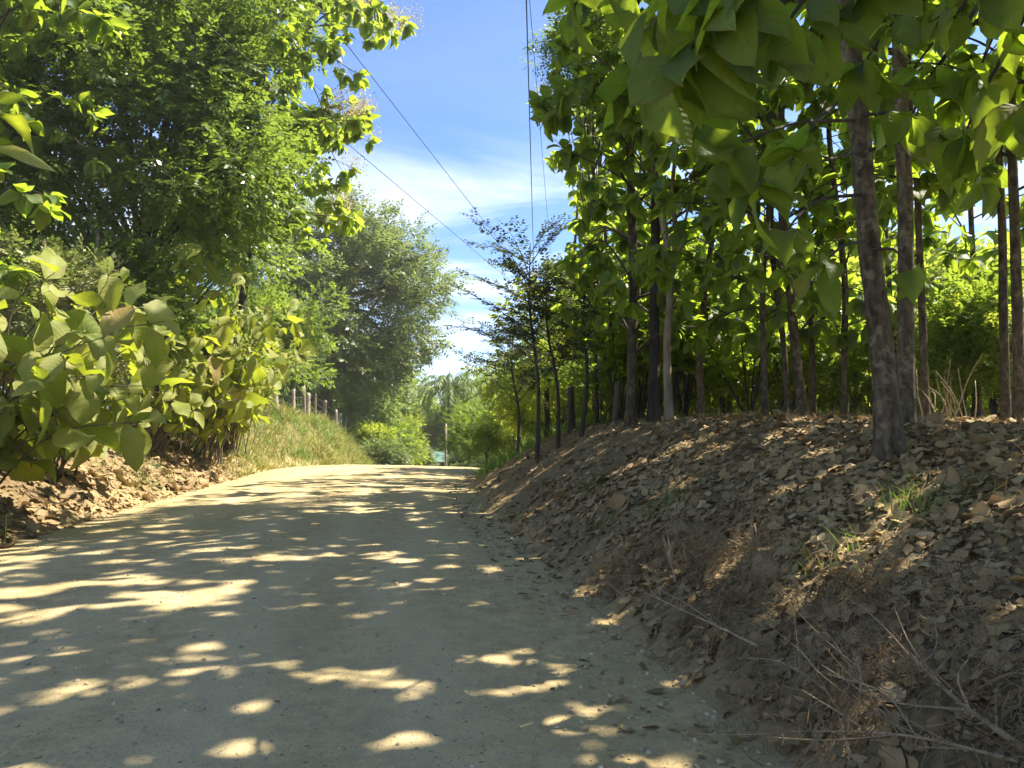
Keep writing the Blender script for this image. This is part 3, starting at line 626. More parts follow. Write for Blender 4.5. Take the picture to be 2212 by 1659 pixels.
def coppice(label, base, tips_box, nst, nleaf, size, seed, group, kind='dusty'):
    """many-stemmed young teak; tips_box = (x0,x1,y0,y1,z0,z1) in which its shoots end"""
    global rng
    rng = np.random.default_rng(seed)
    root = thing('teak_shrub', label, 'shrub', base, group); tot = 0
    x0, x1, y0, y1, z0, z1 = tips_box
    for i in range(nst):
        gs = Geo(); P_, R_, S_ = [], [], []
        u = (i + rng.random()) / nst
        e = np.array([x0 + (x1 - x0) * rng.random(), y0 + (y1 - y0) * rng.random(), z0 + (z1 - z0) * ((i * 0.618) % 1.0)])
        mid = base * 0.45 + e * 0.55 + np.array([0, 0, 0.25 * abs(e[2] - base[2]) + 0.2 * rng.random()]); st = base + np.array([rng.normal() * 0.32, rng.normal() * 0.32, -0.15])
        bp = smooth_path([st, st * 0.6 + mid * 0.4 + np.array([0, 0, 0.15]), mid, e], 14); gs.add(*tube(bp, np.linspace(0.022, 0.006, 14), 5))
        m = nleaf // nst
        for k in range(m):
            t = 0.26 + 0.74 * (k // 2 + 0.6) / max(1, m // 2); t = min(t, 0.999); j = int(t * 13)
            q = bp[j] + (bp[min(13, j + 1)] - bp[j]) * (t * 13 - j); dd = nrm(bp[min(13, j + 1)] - bp[max(0, j - 1)])
            az = (k // 2) * 1.57 + (k % 2) * math.pi + rng.normal() * 0.3; a = nrm(np.cross(dd, [0.1, 0.2, 1])); b = np.cross(dd, a)
            d = 0.45 * dd + math.cos(az) * a + math.sin(az) * b; d[2] -= 0.25 + 0.6 * rng.random()
            P_.append(q); R_.append(frames(nrm(d)[None], (np.array([0.3, 0.05, 1.0]) + rng.normal(size=3) * 0.55)[None])[0]); S_.append(size * (0.42 + 0.75 * rng.random() ** 0.8) * (0.7 if t > 0.93 else 1))
        so = link('stem', gs.mesh('stem', M['bark_tree'], base), root)
        solo_leaves(so, base, np.array(P_), np.array(R_), np.array(S_), kind)
def left_coppice():
    G = 'young teaks along the left verge'
    b = on_ground(-7.9, 11.0); coppice("dusty young teak shrub with huge drooping leaves above the heap of dead leaves", b, (-7.6, -5.2, 9.4, 12.2, 1.4, 3.8), 24, 230, .62, 401, G)
    b = on_ground(-8.6, 14.2); coppice("dusty young teak shrub crowded between the huge-leaved shrub and the taller ones", b, (-8.2, -6.2, 13, 16, 1.6, 4.2), 18, 170, .60, 402, G)
    b = on_ground(-9.7, 20.5); coppice("tallest dusty young teak shrub under the dark trunk of the small-leaved tree", b, (-9.6, -6.4, 18.5, 22, 2.2, 6.4), 30, 290, .64, 403, G)
    b = on_ground(-9.3, 23.2); coppice("dusty young teak shrub whose lowest leaves droop onto the grassy slope", b, (-8.8, -5.7, 21.5, 24.0, 2.5, 5.3), 28, 270, .60, 404, G)
    b = on_ground(-9.9, 26.6); coppice("dusty young teak shrub at the end of the row beside the first fence post", b, (-9.2, -6.6, 24.4, 26.6, 2.2, 5.4), 20, 170, .60, 406, G)
    b = on_ground(-8.1, 8.4); coppice("dusty young teak shrub half out of view beside the grass tuft", b, (-7.8, -5.6, 7.6, 9.2, 1.2, 2.6), 9, 60, .5, 405, G)
left_coppice()

# ------------------------------------------------------------------ other trees and shrubs
def clump_tree(name, label, cat, base, center, radii, nclump, rclump, per, tmpl, ssize, mat, bark, r0, seed, group=None, limbs=True, trunk_pts=None, shell=0.55, flat=0.75, parts=True, deep=-0.55, cull=None):
    """trunk + limbs + crown of leafy clumps; center/radii give the crown's ellipsoid in world space"""
    global rng
    rng = np.random.default_rng(seed)
    base = np.array(base, float); center = np.array(center, float); radii = np.array(radii, float)
    root = thing(name, label, cat, base, group)
    d = nrm(rng.normal(size=(nclump, 3))); d[:, 2] = np.where(d[:, 2] < deep, -d[:, 2], d[:, 2])
    rad = shell + (1 - shell) * rng.random(nclump) ** 0.7
    C = center + d * radii * rad[:, None] * (0.92 + 0.22 * rng.normal(size=(nclump, 1)) * 0.6)
    if cull is not None:
        qx, qy, _ = project(C); C = C[~cull(qx, qy)]; nclump = len(C)
    gt = Geo()
    tp = [base - np.array([0, 0, 0.2])] + ([np.array(p) for p in trunk_pts] if trunk_pts else []) + [base * [0.6, 0.6, 0] + center * [0.4, 0.4, 0] + np.array([0, 0, center[2] - radii[2] * 0.45])]
    path = smooth_path(tp, 14)
    gt.add(*tube(path, np.linspace(r0 * 1.15, r0 * 0.7, 14), 10, 0.05))
    if limbs:
        nl = min(nclump, 26); idx = rng.permutation(nclump)[:nl]
        for i in idx:
            s = path[rng.integers(7, 14)]; e = C[i]; mid = s * 0.45 + e * 0.55 + np.array([0, 0, 0.10 * np.linalg.norm(e - s)]) + rng.normal(size=3) * 0.06 * np.linalg.norm(e - s)
            gt.add(*tube(smooth_path([s, mid, e], 9), np.linspace(r0 * 0.34, r0 * 0.05 + 0.004, 9), 6))
    link('trunk', gt.mesh('trunk', M[bark], base), root)
    n = nclump * per; ci = np.repeat(np.arange(nclump), per)
    rc = rclump * (0.6 + 0.8 * rng.random(nclump))
    off = nrm(rng.normal(size=(n, 3))) * (rng.random(n) ** 0.45)[:, None] * rc[ci][:, None] * np.array([1, 1, flat])
    P = C[ci] + off
    outd = nrm(off) * 0.9 + nrm(C[ci] - center) * 0.5 + rng.normal(size=(n, 3)) * 0.45; outd[:, 2] -= 0.15
    up = np.array([0, 0, 1.0]) + 0.5 * nrm(off) + rng.normal(size=(n, 3)) * 0.35
    g = Geo(); instance(g, tmpl, P, frames(outd, up), ssize * (0.6 + 0.7 * rng.random(n)))
    link('crown', g.mesh('crown', M[mat], base, False), root, kind='stuff')
    return root

def copy_tree(src, loc, rot, scale, label, group):
    r = src.copy(); COL.objects.link(r); r.location = loc; r.rotation_euler = (0, 0, rot); r.scale = (scale,) * 3; r['label'] = label
    if group: r['group'] = group
    for ch in list(src.children):
        c = ch.copy(); COL.objects.link(c); c.parent = r
    return r

def left_trees():
    p = on_ground(-10.9, 22.5)
    clump_tree('broadleaf_tree', "massive glossy small-leaved tree draped in vines above the young teaks", 'tree', p, (-11.0, 21.5, 9.6), (5.4, 4.0, 6.9), 125, 1.45, 105, SPRIG_A, 0.49, 'small', 'bark_dark', 0.26, 501, trunk_pts=[p + np.array([0.1, 0, 2.4]), p + np.array([0, 0, 4.6])], shell=0.5)
    p = on_ground(-15.5, 19)
    clump_tree('broadleaf_tree', "dark dense tree at the edge of the vine-draped tree", 'tree', p, (-14.6, 18.5, 8.2), (4.2, 3.4, 6.4), 50, 1.4, 80, SPRIG_A, 0.44, 'small', 'bark_dark', 0.25, 502, shell=0.5)
    p = on_ground(-15.0, 61)
    b = clump_tree('spreading_tree', "wide grey-green spreading tree with crooked limbs behind the fence", 'tree', p, (-13.3, 59, 10.2), (8.5, 7.0, 8.8), 220, 1.5, 50, SPRIG_B, 1.2, 'saman', 'bark_tree', 0.5, 503, trunk_pts=[p + np.array([0.3, -0.5, 4.0]), D(705, 720, 60), D(735, 640, 59)], shell=0.45, flat=0.6, deep=-0.9, cull=lambda a, b: (b > 345) & (a > 415 - 0.3 * (b - 345)))
    p = on_ground(-13.8, 41)
    clump_tree('broadleaf_tree', "dark leafy tree crowding behind the fence posts", 'tree', p, (-13.4, 42, 5.6), (3.6, 3.2, 3.8), 36, 1.1, 130, SPRIG_A, 0.42, 'bush', 'bark_dark', 0.2, 504, shell=0.4)
    p = on_ground(-17, 34)
    clump_tree('broadleaf_tree', "shaded tree in the gap between the vine-draped and the spreading trees", 'tree', p, (-14.0, 34, 7.4), (4.0, 3.5, 5.2), 40, 1.3, 120, SPRIG_A, 0.45, 'bush', 'bark_dark', 0.25, 505, shell=0.4)
    # vine tangle and snag in front of the trunk
    p = on_ground(-11.0, 16.5)
    clump_tree('vine_thicket', "pale dusty tangle of vines and thin stalks above the huge-leaved shrub", 'shrub', p, (-10.4, 16.6, 3.6), (2.6, 1.6, 1.7), 34, 0.75, 60, SPRIG_A, 0.34, 'vine', 'twig', 0.05, 506, shell=0.4)
    p = on_ground(-12.6, 13.0)
    clump_tree('vine_thicket', "dusty thicket of vines at the foot of the broad-leaved teak", 'shrub', p, (-11.6, 12.6, 2.4), (2.0, 1.6, 1.5), 24, 0.7, 60, SPRIG_A, 0.32, 'vine', 'twig', 0.05, 507, shell=0.4)
    for (x, y, lab, rr) in [(-10.2, 25.5, "leafy bush filling in behind the tallest young teak", 1.9), (-11.5, 30, "shaded bush between the young teaks and the first fence post", 2.2)]:
        p = on_ground(x, y); clump_tree('roadside_bush', lab, 'bush', p, p + np.array([0.2, -0.2, 2.2]), (rr, rr, 1.9), 22, 0.8, 90, SPRIG_A, 0.36, 'bush', 'bark_dark', 0.06, 508 + int(y), shell=0.4)
    p = on_ground(-10.3, 19.4); clump_tree('roadside_bush', "leafy bush hiding the foot of the vine-draped tree", 'bush', p, p + np.array([0.2, -0.2, 3.0]), (2.2, 1.4, 2.4), 28, 0.8, 90, SPRIG_A, 0.36, 'small', 'bark_dark', 0.06, 599, shell=0.4)
    # shrubs along the left verge past the fence
    for k, (dx, d, w, h, lab, mt) in enumerate([
        (800, 54, 2.0, 3.4, "yellowing shrub leaning out past the last fence posts", 'bush_bright'), (840, 57, 2.2, 4.6, "sunlit shrub below the spreading tree's outer limbs", 'bush'),
        (872, 60, 2.0, 4.6, "leafy shrub standing between the spreading tree and the palm", 'bush_bright'), (835, 50, 1.5, 1.5, "low weedy shrub at the bend of the grassy verge", 'saman'),
        (900, 64, 1.5, 2.6, "olive shrub in front of the palm trunk", 'saman'), (760, 62, 2.8, 5.5, "dark shrub behind the shorter fence posts", 'bush')]):
        p = at_d(dx, d); clump_tree('verge_shrub', lab, 'shrub', p, p + np.array([0, 0, h * 0.55]), (w, w, h * 0.5), 26, 0.75, 70, SPRIG_A, 0.40, mt, 'bark_tree', 0.07, 520 + k, 'shrubs along the far verge', shell=0.35)
left_trees()

def far_things():
    p = at_d(1052, 50)
    clump_tree('feathery_tree', "bright green feathery small tree just past the crest of the road", 'tree', p, (p[0] - 0.1, 50, 1.2), (2.5, 2.3, 2.2), 46, 0.75, 70, SPRIG_D, 0.65, 'feather', 'bark_dark', 0.09, 541, shell=0.4, flat=0.5)
    for k, (dx, d, w, h, lab, mt) in enumerate([
        (1065, 46, 1.8, 3.0, "dark shrub hanging over the road past the crest", 'bush'), (1110, 44, 2.0, 4.4, "shrub with mixed light and dark leaves behind the saplings", 'bush'),
        (1150, 36, 1.7, 4.0, "sunlit yellow-green shrub glowing behind the slender saplings", 'bush_bright'), (1215, 34, 1.8, 3.6, "green shrub between the saplings and the teak row", 'bush'),
        (1030, 62, 1.8, 2.4, "dim shrub beside the wooden pole past the crest", 'saman')]):
        p = at_d(dx, d); clump_tree('crest_shrub', lab, 'shrub', p, p + np.array([0, 0, h * 0.55]), (w, w, h * 0.5), 26, 0.7, 80, SPRIG_A, 0.36, mt, 'bark_dark', 0.06, 550 + k, 'shrubs past the crest', shell=0.35)
    # distant trees closing the view
    p = at_d(1005, 95)
    t0 = clump_tree('distant_tree', "dark round tree in the distance beside the palm", 'tree', p, p + np.array([0, 0, 5.5]), (5.0, 5.0, 4.6), 46, 1.3, 90, SPRIG_A, 0.7, 'bush', 'bark_dark', 0.25, 560, 'trees in the far distance')
    for k, (dx, d, sc) in enumerate([(1060, 100, 1.25), (1110, 92, 1.3), (905, 104, 1.0), (880, 100, 1.2), (1170, 88, 1.3), (1230, 84, 1.4), (800, 98, 1.6), (700, 90, 1.9), (560, 84, 1.8), (420, 78, 1.8), (260, 72, 1.8), (100, 66, 1.7), (-60, 60, 1.7),
                                 (1320, 78, 1.2), (1420, 74, 1.2), (1520, 72, 1.3), (1640, 70, 1.2), (1760, 66, 1.2), (1880, 70, 1.1), (2000, 64, 1.1), (2120, 62, 1.15), (2250, 60, 1.2)]):
        copy_tree(t0, at_d(dx, d), k * 1.7, sc, "hazy tree of the wooded land closing the view behind the roadside growth", 'trees closing the view')
    # palm
    global rng
    rng = np.random.default_rng(71)
    p = at_d(968, 70); top = D(970, 838, 70)
    root = thing('palm_tree', "palm tree with long drooping fronds rising past the crest of the road", 'tree', p)
    g = Geo(); g.add(*tube(smooth_path([p - [0, 0, .3], (p + top) / 2 + [0.1, 0, 0], top], 16), np.linspace(0.26, 0.19, 16), 10, 0.03)); link('trunk', g.mesh('trunk', M['bark_tree'], p), root)
    for i in range(30):
        az = i * 2.4 + rng.normal() * 0.2; el = 1.35 - 1.5 * (i / 30); L = 3.7 + 0.7 * rng.random(); o = np.array([math.cos(az), math.sin(az), 0])
        q = [top]; a = el
        for k in range(9): q.append(q[-1] + (o * math.cos(a) + np.array([0, 0, math.sin(a)])) * L / 9); a -= 0.30
        q = np.array(q); gf = Geo(); gf.add(*tube(q, np.linspace(0.035, 0.008, 10), 4))
        ts = np.linspace(0.12, 1, 44); pos = np.array([[np.interp(t * 9, np.arange(10), q[:, k]) for k in range(3)] for t in ts]); pos = np.repeat(pos, 2, 0); n = len(pos)
        sd = np.cross(o, [0, 0, 1.0]); d = np.where((np.arange(n) % 2)[:, None] == 0, sd, -sd) * 0.8 + o * 0.5 + np.array([0, 0, -0.9]) + rng.normal(size=(n, 3)) * 0.2
        T = [(np.array([(0, 0, 0), (0.07, 0.4, 0), (0, 1, -0.2), (-0.07, 0.4, 0)], float), np.array([(0, 1, 2, 3)]), np.zeros((4, 2)))]
        instance(gf, T, pos, frames(d, rng.normal(size=(n, 3)) * 0.4 + [0, 0, 1]), 0.75 * (0.6 + 0.5 * rng.random(n)))
        link('frond', gf.mesh('frond', M['palm'], p, False), root)
    gsp = Geo(); gsp.add(*tube(np.array([top, top + [0.05, 0, 2.2]]), [0.05, 0.01], 5)); link('spear_leaf', gsp.mesh('spear_leaf', M['palm'], p), root)
    # shed with a green tin roof
    p = at_d(935, 84); c = D(935, 986, 84)
    root = thing('shed', "low shed with a pale green tin roof past the crest", 'shed', p)
    w, dp, zt = 4.2, 3.0, c[2] + 0.5; g = Geo()
    for s in (-1, 1):
        pl = []
        for u in np.linspace(-w, w, 25):
            k = 0.035 * (-1) ** len(pl); pl.append((u, 0, zt - p[2] + k)); pl.append((u, s * dp, zt - p[2] - 1.0 + k))
        V = np.array(pl, float); Fq = [(2 * i, 2 * i + 2, 2 * i + 3, 2 * i + 1) for i in range(24)]
        gr = Geo(); gr.add(V, Fq); V2 = V.copy(); V2[:, 2] -= 0.03; gr.add(V2, Fq); link('roof_panel', gr.mesh('roof_panel', M['roof'], smooth=False), root)
    def box(x0, x1, y0, y1, z0, z1):
        V = np.array([(x, y, z) for z in (z0, z1) for y in (y0, y1) for x in (x0, x1)], float)
        return V, np.array([(0, 2, 3, 1), (4, 5, 7, 6), (0, 1, 5, 4), (2, 6, 7, 3), (0, 4, 6, 2), (1, 3, 7, 5)])
    hh = zt - p[2] - 1.0
    for i in range(13):
        g = Geo(); g.add(*box(-3.9 + i * 0.6, -3.9 + i * 0.6 + 0.57, -2.55, -2.5, -0.4, hh + 0.1)); link('wall_plank', g.mesh('wall_plank', M['plank'], smooth=False), root)
    for sx in (-3.9, 3.9):
        for sy in (-2.4, 2.4):
            g = Geo(); g.add(*box(sx - .08, sx + .08, sy - .08, sy + .08, -0.6, hh + 0.2)); link('post', g.mesh('post', M['plank'], smooth=False), root)
    # wooden pole by the shed
    p = at_d(963, 60); g = Geo(); zt = D(963, 915, 60)[2]
    g.add(*tube(np.array([[0, 0, -0.4], [0.02, 0, 1.5], [0.0, 0.02, zt - p[2]]]), [0.12, 0.11, 0.09], 8)); o = link('wooden_pole', g.mesh('wooden_pole', M['post']), label="weathered upright wooden pole in front of the green tin roof", category='pole'); o.location = p
far_things()

def right_understory():
    # slender saplings with dark leaflets
    global rng
    sap = [("slender sapling with dark feathered leaflets leaning out against the sky", 1160, 17.8, 5.9, 1.35, 61), ("slender sapling with a straight bare stem on the bank, middle of the three", 1206, 17.6, 5.0, 1.2, 62), ("slender sapling with a bent forked stem nearest the big teak trunks", 1256, 17.0, 5.2, 1.1, 63), ("small dark sapling spreading low where the bank ends", 1118, 21.5, 4.2, 1.5, 64)]
    for lab, dx, d, zt, R, seed in sap:
        rng = np.random.default_rng(seed); b = ray(dx, 960)[0] * d; base = on_ground(b, d); root = thing('sapling', lab, 'tree', base, 'slender saplings on the bank')
        g = Geo(); top = base + np.array([rng.normal() * 0.25, 0.2, zt - base[2]]); path = smooth_path([base - [0, 0, .1], base * 0.65 + top * 0.35 + [0.08, 0, 0], base * 0.3 + top * 0.7 - [0.06, 0, 0], top], 18)
        g.add(*tube(path, np.linspace(0.055, 0.010, 18), 7, 0.05)); P = []; Dr = []
        for i in range(19):
            t = 0.42 + 0.58 * i / 19; c = path[int(t * 17)]; az = i * 2.4 + rng.normal() * 0.6; L = R * (0.35 + 1.0 * rng.random()) * (1.0 if t < 0.8 else 0.7); o = np.array([math.cos(az) - 0.25, math.sin(az), 0.35 + 0.5 * rng.random()])
            e = c + o * L; m = (c + e) / 2 + [0, 0, 0.1]; bp = smooth_path([c, m, e], 8); g.add(*tube(bp, np.linspace(0.014, 0.003, 8), 4))
            for q in np.linspace(0.30, 1, 8):
                pp = bp[int(q * 7)]; dd = nrm(bp[min(7, int(q * 7) + 1)] - bp[max(0, int(q * 7) - 1)])
                for s in (-1, 1): P.append(pp); Dr.append(dd * 0.7 + s * np.cross(dd, [0, 0, 1]) * 0.9 + rng.normal(size=3) * 0.2)
        link('trunk', g.mesh('trunk', M['bark_dark'], base), root)
        P = np.array(P); Dr = np.array(Dr); gl = Geo(); instance(gl, SPRIG_C, P, frames(Dr, np.array([0, 0, 1.0]) + rng.normal(size=P.shape) * 0.25), 0.42 * (0.7 + 0.5 * rng.random(len(P))))
        link('crown', gl.mesh('crown', M['sapling'], base, False), root, kind='stuff')
    # vine climbing the front teak
    p = at_d(1290, 21); clump_tree('climbing_vine', "bright small-leaved vine draped over the teak crown beside the open sky", 'vine', p, D(1275, 150, 17.5), (1.0, 1.2, 1.9), 26, 0.55, 60, SPRIG_C, 0.38, 'small', 'bark_dark', 0.04, 601, shell=0.3, limbs=True)
    # sunlit thicket behind the trunks
    src = []
    KIND = ["glowing yellow-green broad-leaved shrub of the thicket behind the teak trunks", "deep green broad-leaved shrub of the thicket behind the teak trunks", "glowing yellow-green fine-leaved shrub of the thicket behind the teak trunks", "deep green feathery-leaved shrub of the thicket behind the teak trunks"]
    for k, (mt, tm) in enumerate([('bush_bright', SPRIG_A), ('bush', SPRIG_A), ('bush_bright', SPRIG_B), ('bush', SPRIG_C)]):
        p = at_d(1800 + 90 * k, 21 + k)
        src.append(clump_tree('thicket_shrub', KIND[k], 'shrub', p, p + np.array([0, 0, 2.0]), (2.1, 2.1, 2.0), 30, 0.8, 34, tm, 0.52, mt, 'bark_tree', 0.05, 620 + k, 'thicket behind the teaks', shell=0.35))
    r2 = np.random.default_rng(5)
    for k in range(40):
        if k in (3, 7, 9, 14, 22, 27, 31, 36): continue
        dx = 1240 + (k % 20) * 56 + r2.normal() * 22; d = (18.5 if k < 20 else 28) + r2.random() * 7
        sc = 0.65 + 0.5 * r2.random() + (0.95 if k >= 20 else 0) - (0.15 if dx < 1500 else 0)
        kk = r2.integers(4); copy_tree(src[kk], at_d(dx, d), r2.random() * 6.28, sc, KIND[kk], 'thicket behind the teaks')
    for k, (dx, d, sc) in enumerate([(1800, 17, .6), (1850, 16, .35), (2040, 13.5, .45), (2120, 13.6, .6), (2235, 12.6, .5), (1690, 17.5, .5), (1560, 18.5, .5), (2190, 16, .8)]):
        kk = (0, 3, 2, 1)[k % 4]; copy_tree(src[kk], at_d(dx, d), k * 1.1, sc, KIND[kk], 'thicket behind the teaks')
    # young teaks in the shade between the trunks
    for k, (dx, d, h) in enumerate([(1480, 18, 4.4), (1560, 21, 5.0), (1600, 24, 6), (1340, 19, 4.2), (2080, 15.5, 2.6), (1420, 24, 6.5), (1380, 20, 5.5), (1510, 22, 6.5), (1450, 17.5, 3.6), (1700, 19, 3.4), (1880, 17.5, 3.0), (2150, 15, 3.4), (1620, 17, 3.0)]):
        p = at_d(dx, d); rng = np.random.default_rng(700 + k); root = thing('young_teak', "young teak with broad dark leaves in the shade between the trunks", 'tree', p, 'young teaks between the trunks')
        g = Geo(); gl = Geo()
        for s in range(11):
            e = p + np.array([rng.normal() * 0.9, rng.normal() * 0.9, h * (0.45 + 0.65 * rng.random())]); bp = smooth_path([p - [0, 0, .1], (p + e) / 2 + [0, 0, .4], e], 8); g.add(*tube(bp, np.linspace(0.022, 0.006, 8), 5))
            for t in (3, 4, 5, 6, 7): P, R, S = cluster(bp[t], bp[t] - bp[t - 1], 5, 0.42, 0.5); instance(gl, TEAK_LO, P, R, S)
        link('trunk', g.mesh('trunk', M['bark_dark'], p), root); link('crown', gl.mesh('crown', M['teak_far'], p), root, kind='stuff')
right_understory()

# ------------------------------------------------------------------ fences, pole and wires
def post_mesh(h, r, seed, mat='post'):
    r_ = np.random.default_rng(seed); n = 7; zs = np.linspace(-0.4, h, 9); th = np.linspace(0, 2 * np.pi, n, endpoint=False)
    pr = r * (0.75 + 0.5 * r_.random(n)); V = []
    lean = r_.normal(size=2) * 0.05
    for z in zs:
        k = 1 - 0.12 * (z / h); tw = r_.normal(size=n) * 0.04
        V += [(lean[0] * z + math.cos(a) * pr[i] * k * (1 + tw[i]), lean[1] * z + math.sin(a) * pr[i] * k * (1 + tw[i]) * 0.75, z + (0.05 * r_.normal() if z == zs[-1] else 0)) for i, a in enumerate(th)]
    V += [(lean[0] * h, lean[1] * h, h - 0.01)] * n; Fc = []
    for i in range(9):
        for j in range(n): Fc.append((i * n + j, i * n + (j + 1) % n, (i + 1) * n + (j + 1) % n, (i + 1) * n + j))
    return make_mesh('post', np.array(V), np.array(Fc), M[mat], smooth=False)
def fences():
    F1 = [(598, 820, 38.0, .12), (634, 842, 40.5, .085), (656, 836, 42, .085), (664, 848, 42.6, .09), (681, 852, 44.5, .06), (700, 866, 46.5, .085), (727, 886, 50, .08), (734, 893, 51.2, .085), (748, 902, 54, .06), (757, 908, 56, .075), (764, 917, 57, .05), (772, 908, 58, .085), (783, 925, 63, .07), (790, 925, 64.5, .085), (800, 928, 66, .09), (838, 930, 72, .085)]
    tops = [D(a, b, d) for a, b, d, r in F1]; bases = [on_ground(t[0], t[1]) for t in tops]
    root = thing('wire_fence', "barbed wire fence of weathered split posts along the grassy left slope", 'fence', bases[0])
    for k, (t, b, f) in enumerate(zip(tops, bases, F1)):
        h = min(2.1, max(0.95, t[2] - b[2])); o = link('post', post_mesh(h, f[3] * 1.7, 800 + k), root); o.location = b - bases[0]; o.rotation_euler = (0, 0, k * 1.3)
    for lvl in (0.92, 0.66, 0.4, 0.16):
        g = Geo(); pts = np.array([b + np.array([0, -0.06, min(2.1, max(0.95, t[2] - b[2])) * lvl]) for t, b in zip(tops, bases)])
        g.add(*tube(pts, 0.012, 4)); link('wire', g.mesh('wire', M['wire'], bases[0]), root)
    for k, (dx, d, h, lab) in enumerate([(1235, 19.5, 1.15, "dark weathered post behind the bent sapling"), (1291, 19.0, 0.8, "short dark post between the sapling and the sun-flecked teak"), (1330, 17.5, 0.9, "broken slanting grey post at the foot of the sun-flecked teak"), (1183, 23, 1.6, "old forked post at the end of the bank")]):
        p = at_d(dx, d); o = link('wooden_post', post_mesh(h, 0.08, 840 + k, 'bark_tree' if k == 2 else 'bark_dark'), label=lab, category='post', group='old posts on the bank'); o.location = p; o.rotation_euler = (0.12 * (k == 2), -0.2 * (k == 2), k)
    p = on_ground(-9.9, 17.6); zt = D(213, 488, 17.6)[2]
    g = Geo(); g.add(*tube(np.array([[0, 0, -.3], [0.05, 0, 2.0], [-0.03, 0, zt - p[2] - 0.6], [0, 0, zt - p[2]]]), [0.07, 0.06, 0.06, 0.01], 7, 0.12)); o = link('dead_snag', g.mesh('dead_snag', M['bark_pale']), label="thin dead snag with a splintered tip poking up from the vines", category='snag'); o.location = (ray(213, 488)[0] * 17.6, 17.6, p[2])
    # utility pole, mostly behind the saplings
    p = at_d(1176, 40); zt = D(1172, 640, 40)[2]; root = thing('utility_pole', "concrete utility pole half hidden behind the slender saplings", 'pole', p)
    h = zt - p[2] + 0.5; g = Geo(); g.add(*tube(np.array([[0, 0, -.5], [0, 0, h / 2], [0, 0, h]]), [0.17, 0.14, 0.10], 12)); link('shaft', g.mesh('shaft', M['concrete']), root)
    g = Geo(); g.add(*tube(np.array([[-0.55, 0, h - 0.35], [0.55, 0, h - 0.35]]), [0.05, 0.05], 6)); link('crossarm', g.mesh('crossarm', M['wire']), root)
    ins = [np.array([-0.5, 0, h - 0.2]), np.array([0.5, 0, h - 0.2]), np.array([0, 0, h + 0.12])]
    for q in ins:
        g = Geo(); g.add(*tube(np.array([q - [0, 0, .14], q - [0, 0, .06], q, q + [0, 0, .05]]), [0.03, 0.06, 0.045, 0.03], 8)); link('insulator', g.mesh('insulator', M['concrete']), root)
    def cable(a, b, sag, r, lab):
        t = np.linspace(0, 1, 40)[:, None]; pts = a + (b - a) * t; pts[:, 2] -= sag * 4 * (t * (1 - t))[:, 0]
        g = Geo(); g.add(*tube(pts, r, 5, cap=False)); o = link('power_cable', g.mesh('power_cable', M['cable'], a), label=lab, category='cable', group='overhead cables'); o.location = a
    hp = p + np.array([0, 0, h])
    def through(q, a):                 # extend the line from a through q to behind the camera
        return a + (q - a) * ((a[1] + 18) / (a[1] - q[1]))
    cable(p + ins[0], through(D(1137, 0, 12.5), p + ins[0]), 0.0, 0.012, "thick dark power cable running almost straight overhead along the road")
    cable(p + ins[1], through(D(1144, 0, 12.5), p + ins[1]), 0.0, 0.006, "thin power cable close beside the thick one overhead")
    cable(hp - [0, 0, .6], through(D(822, 190, 15.7), hp - [0, 0, .6]), 0.0, 0.008, "power cable slanting across the open sky to the left trees")
    cable(hp - [0, 0, 1.2], through(D(760, 318, 17.5), hp - [0, 0, 1.2]), 0.0, 0.0075, "lower power cable slanting in front of the spreading tree")
    cable(D(985, 808, 74), D(1045, 765, 60), 0.05, 0.02, "short cable rising from behind the palm")
fences()

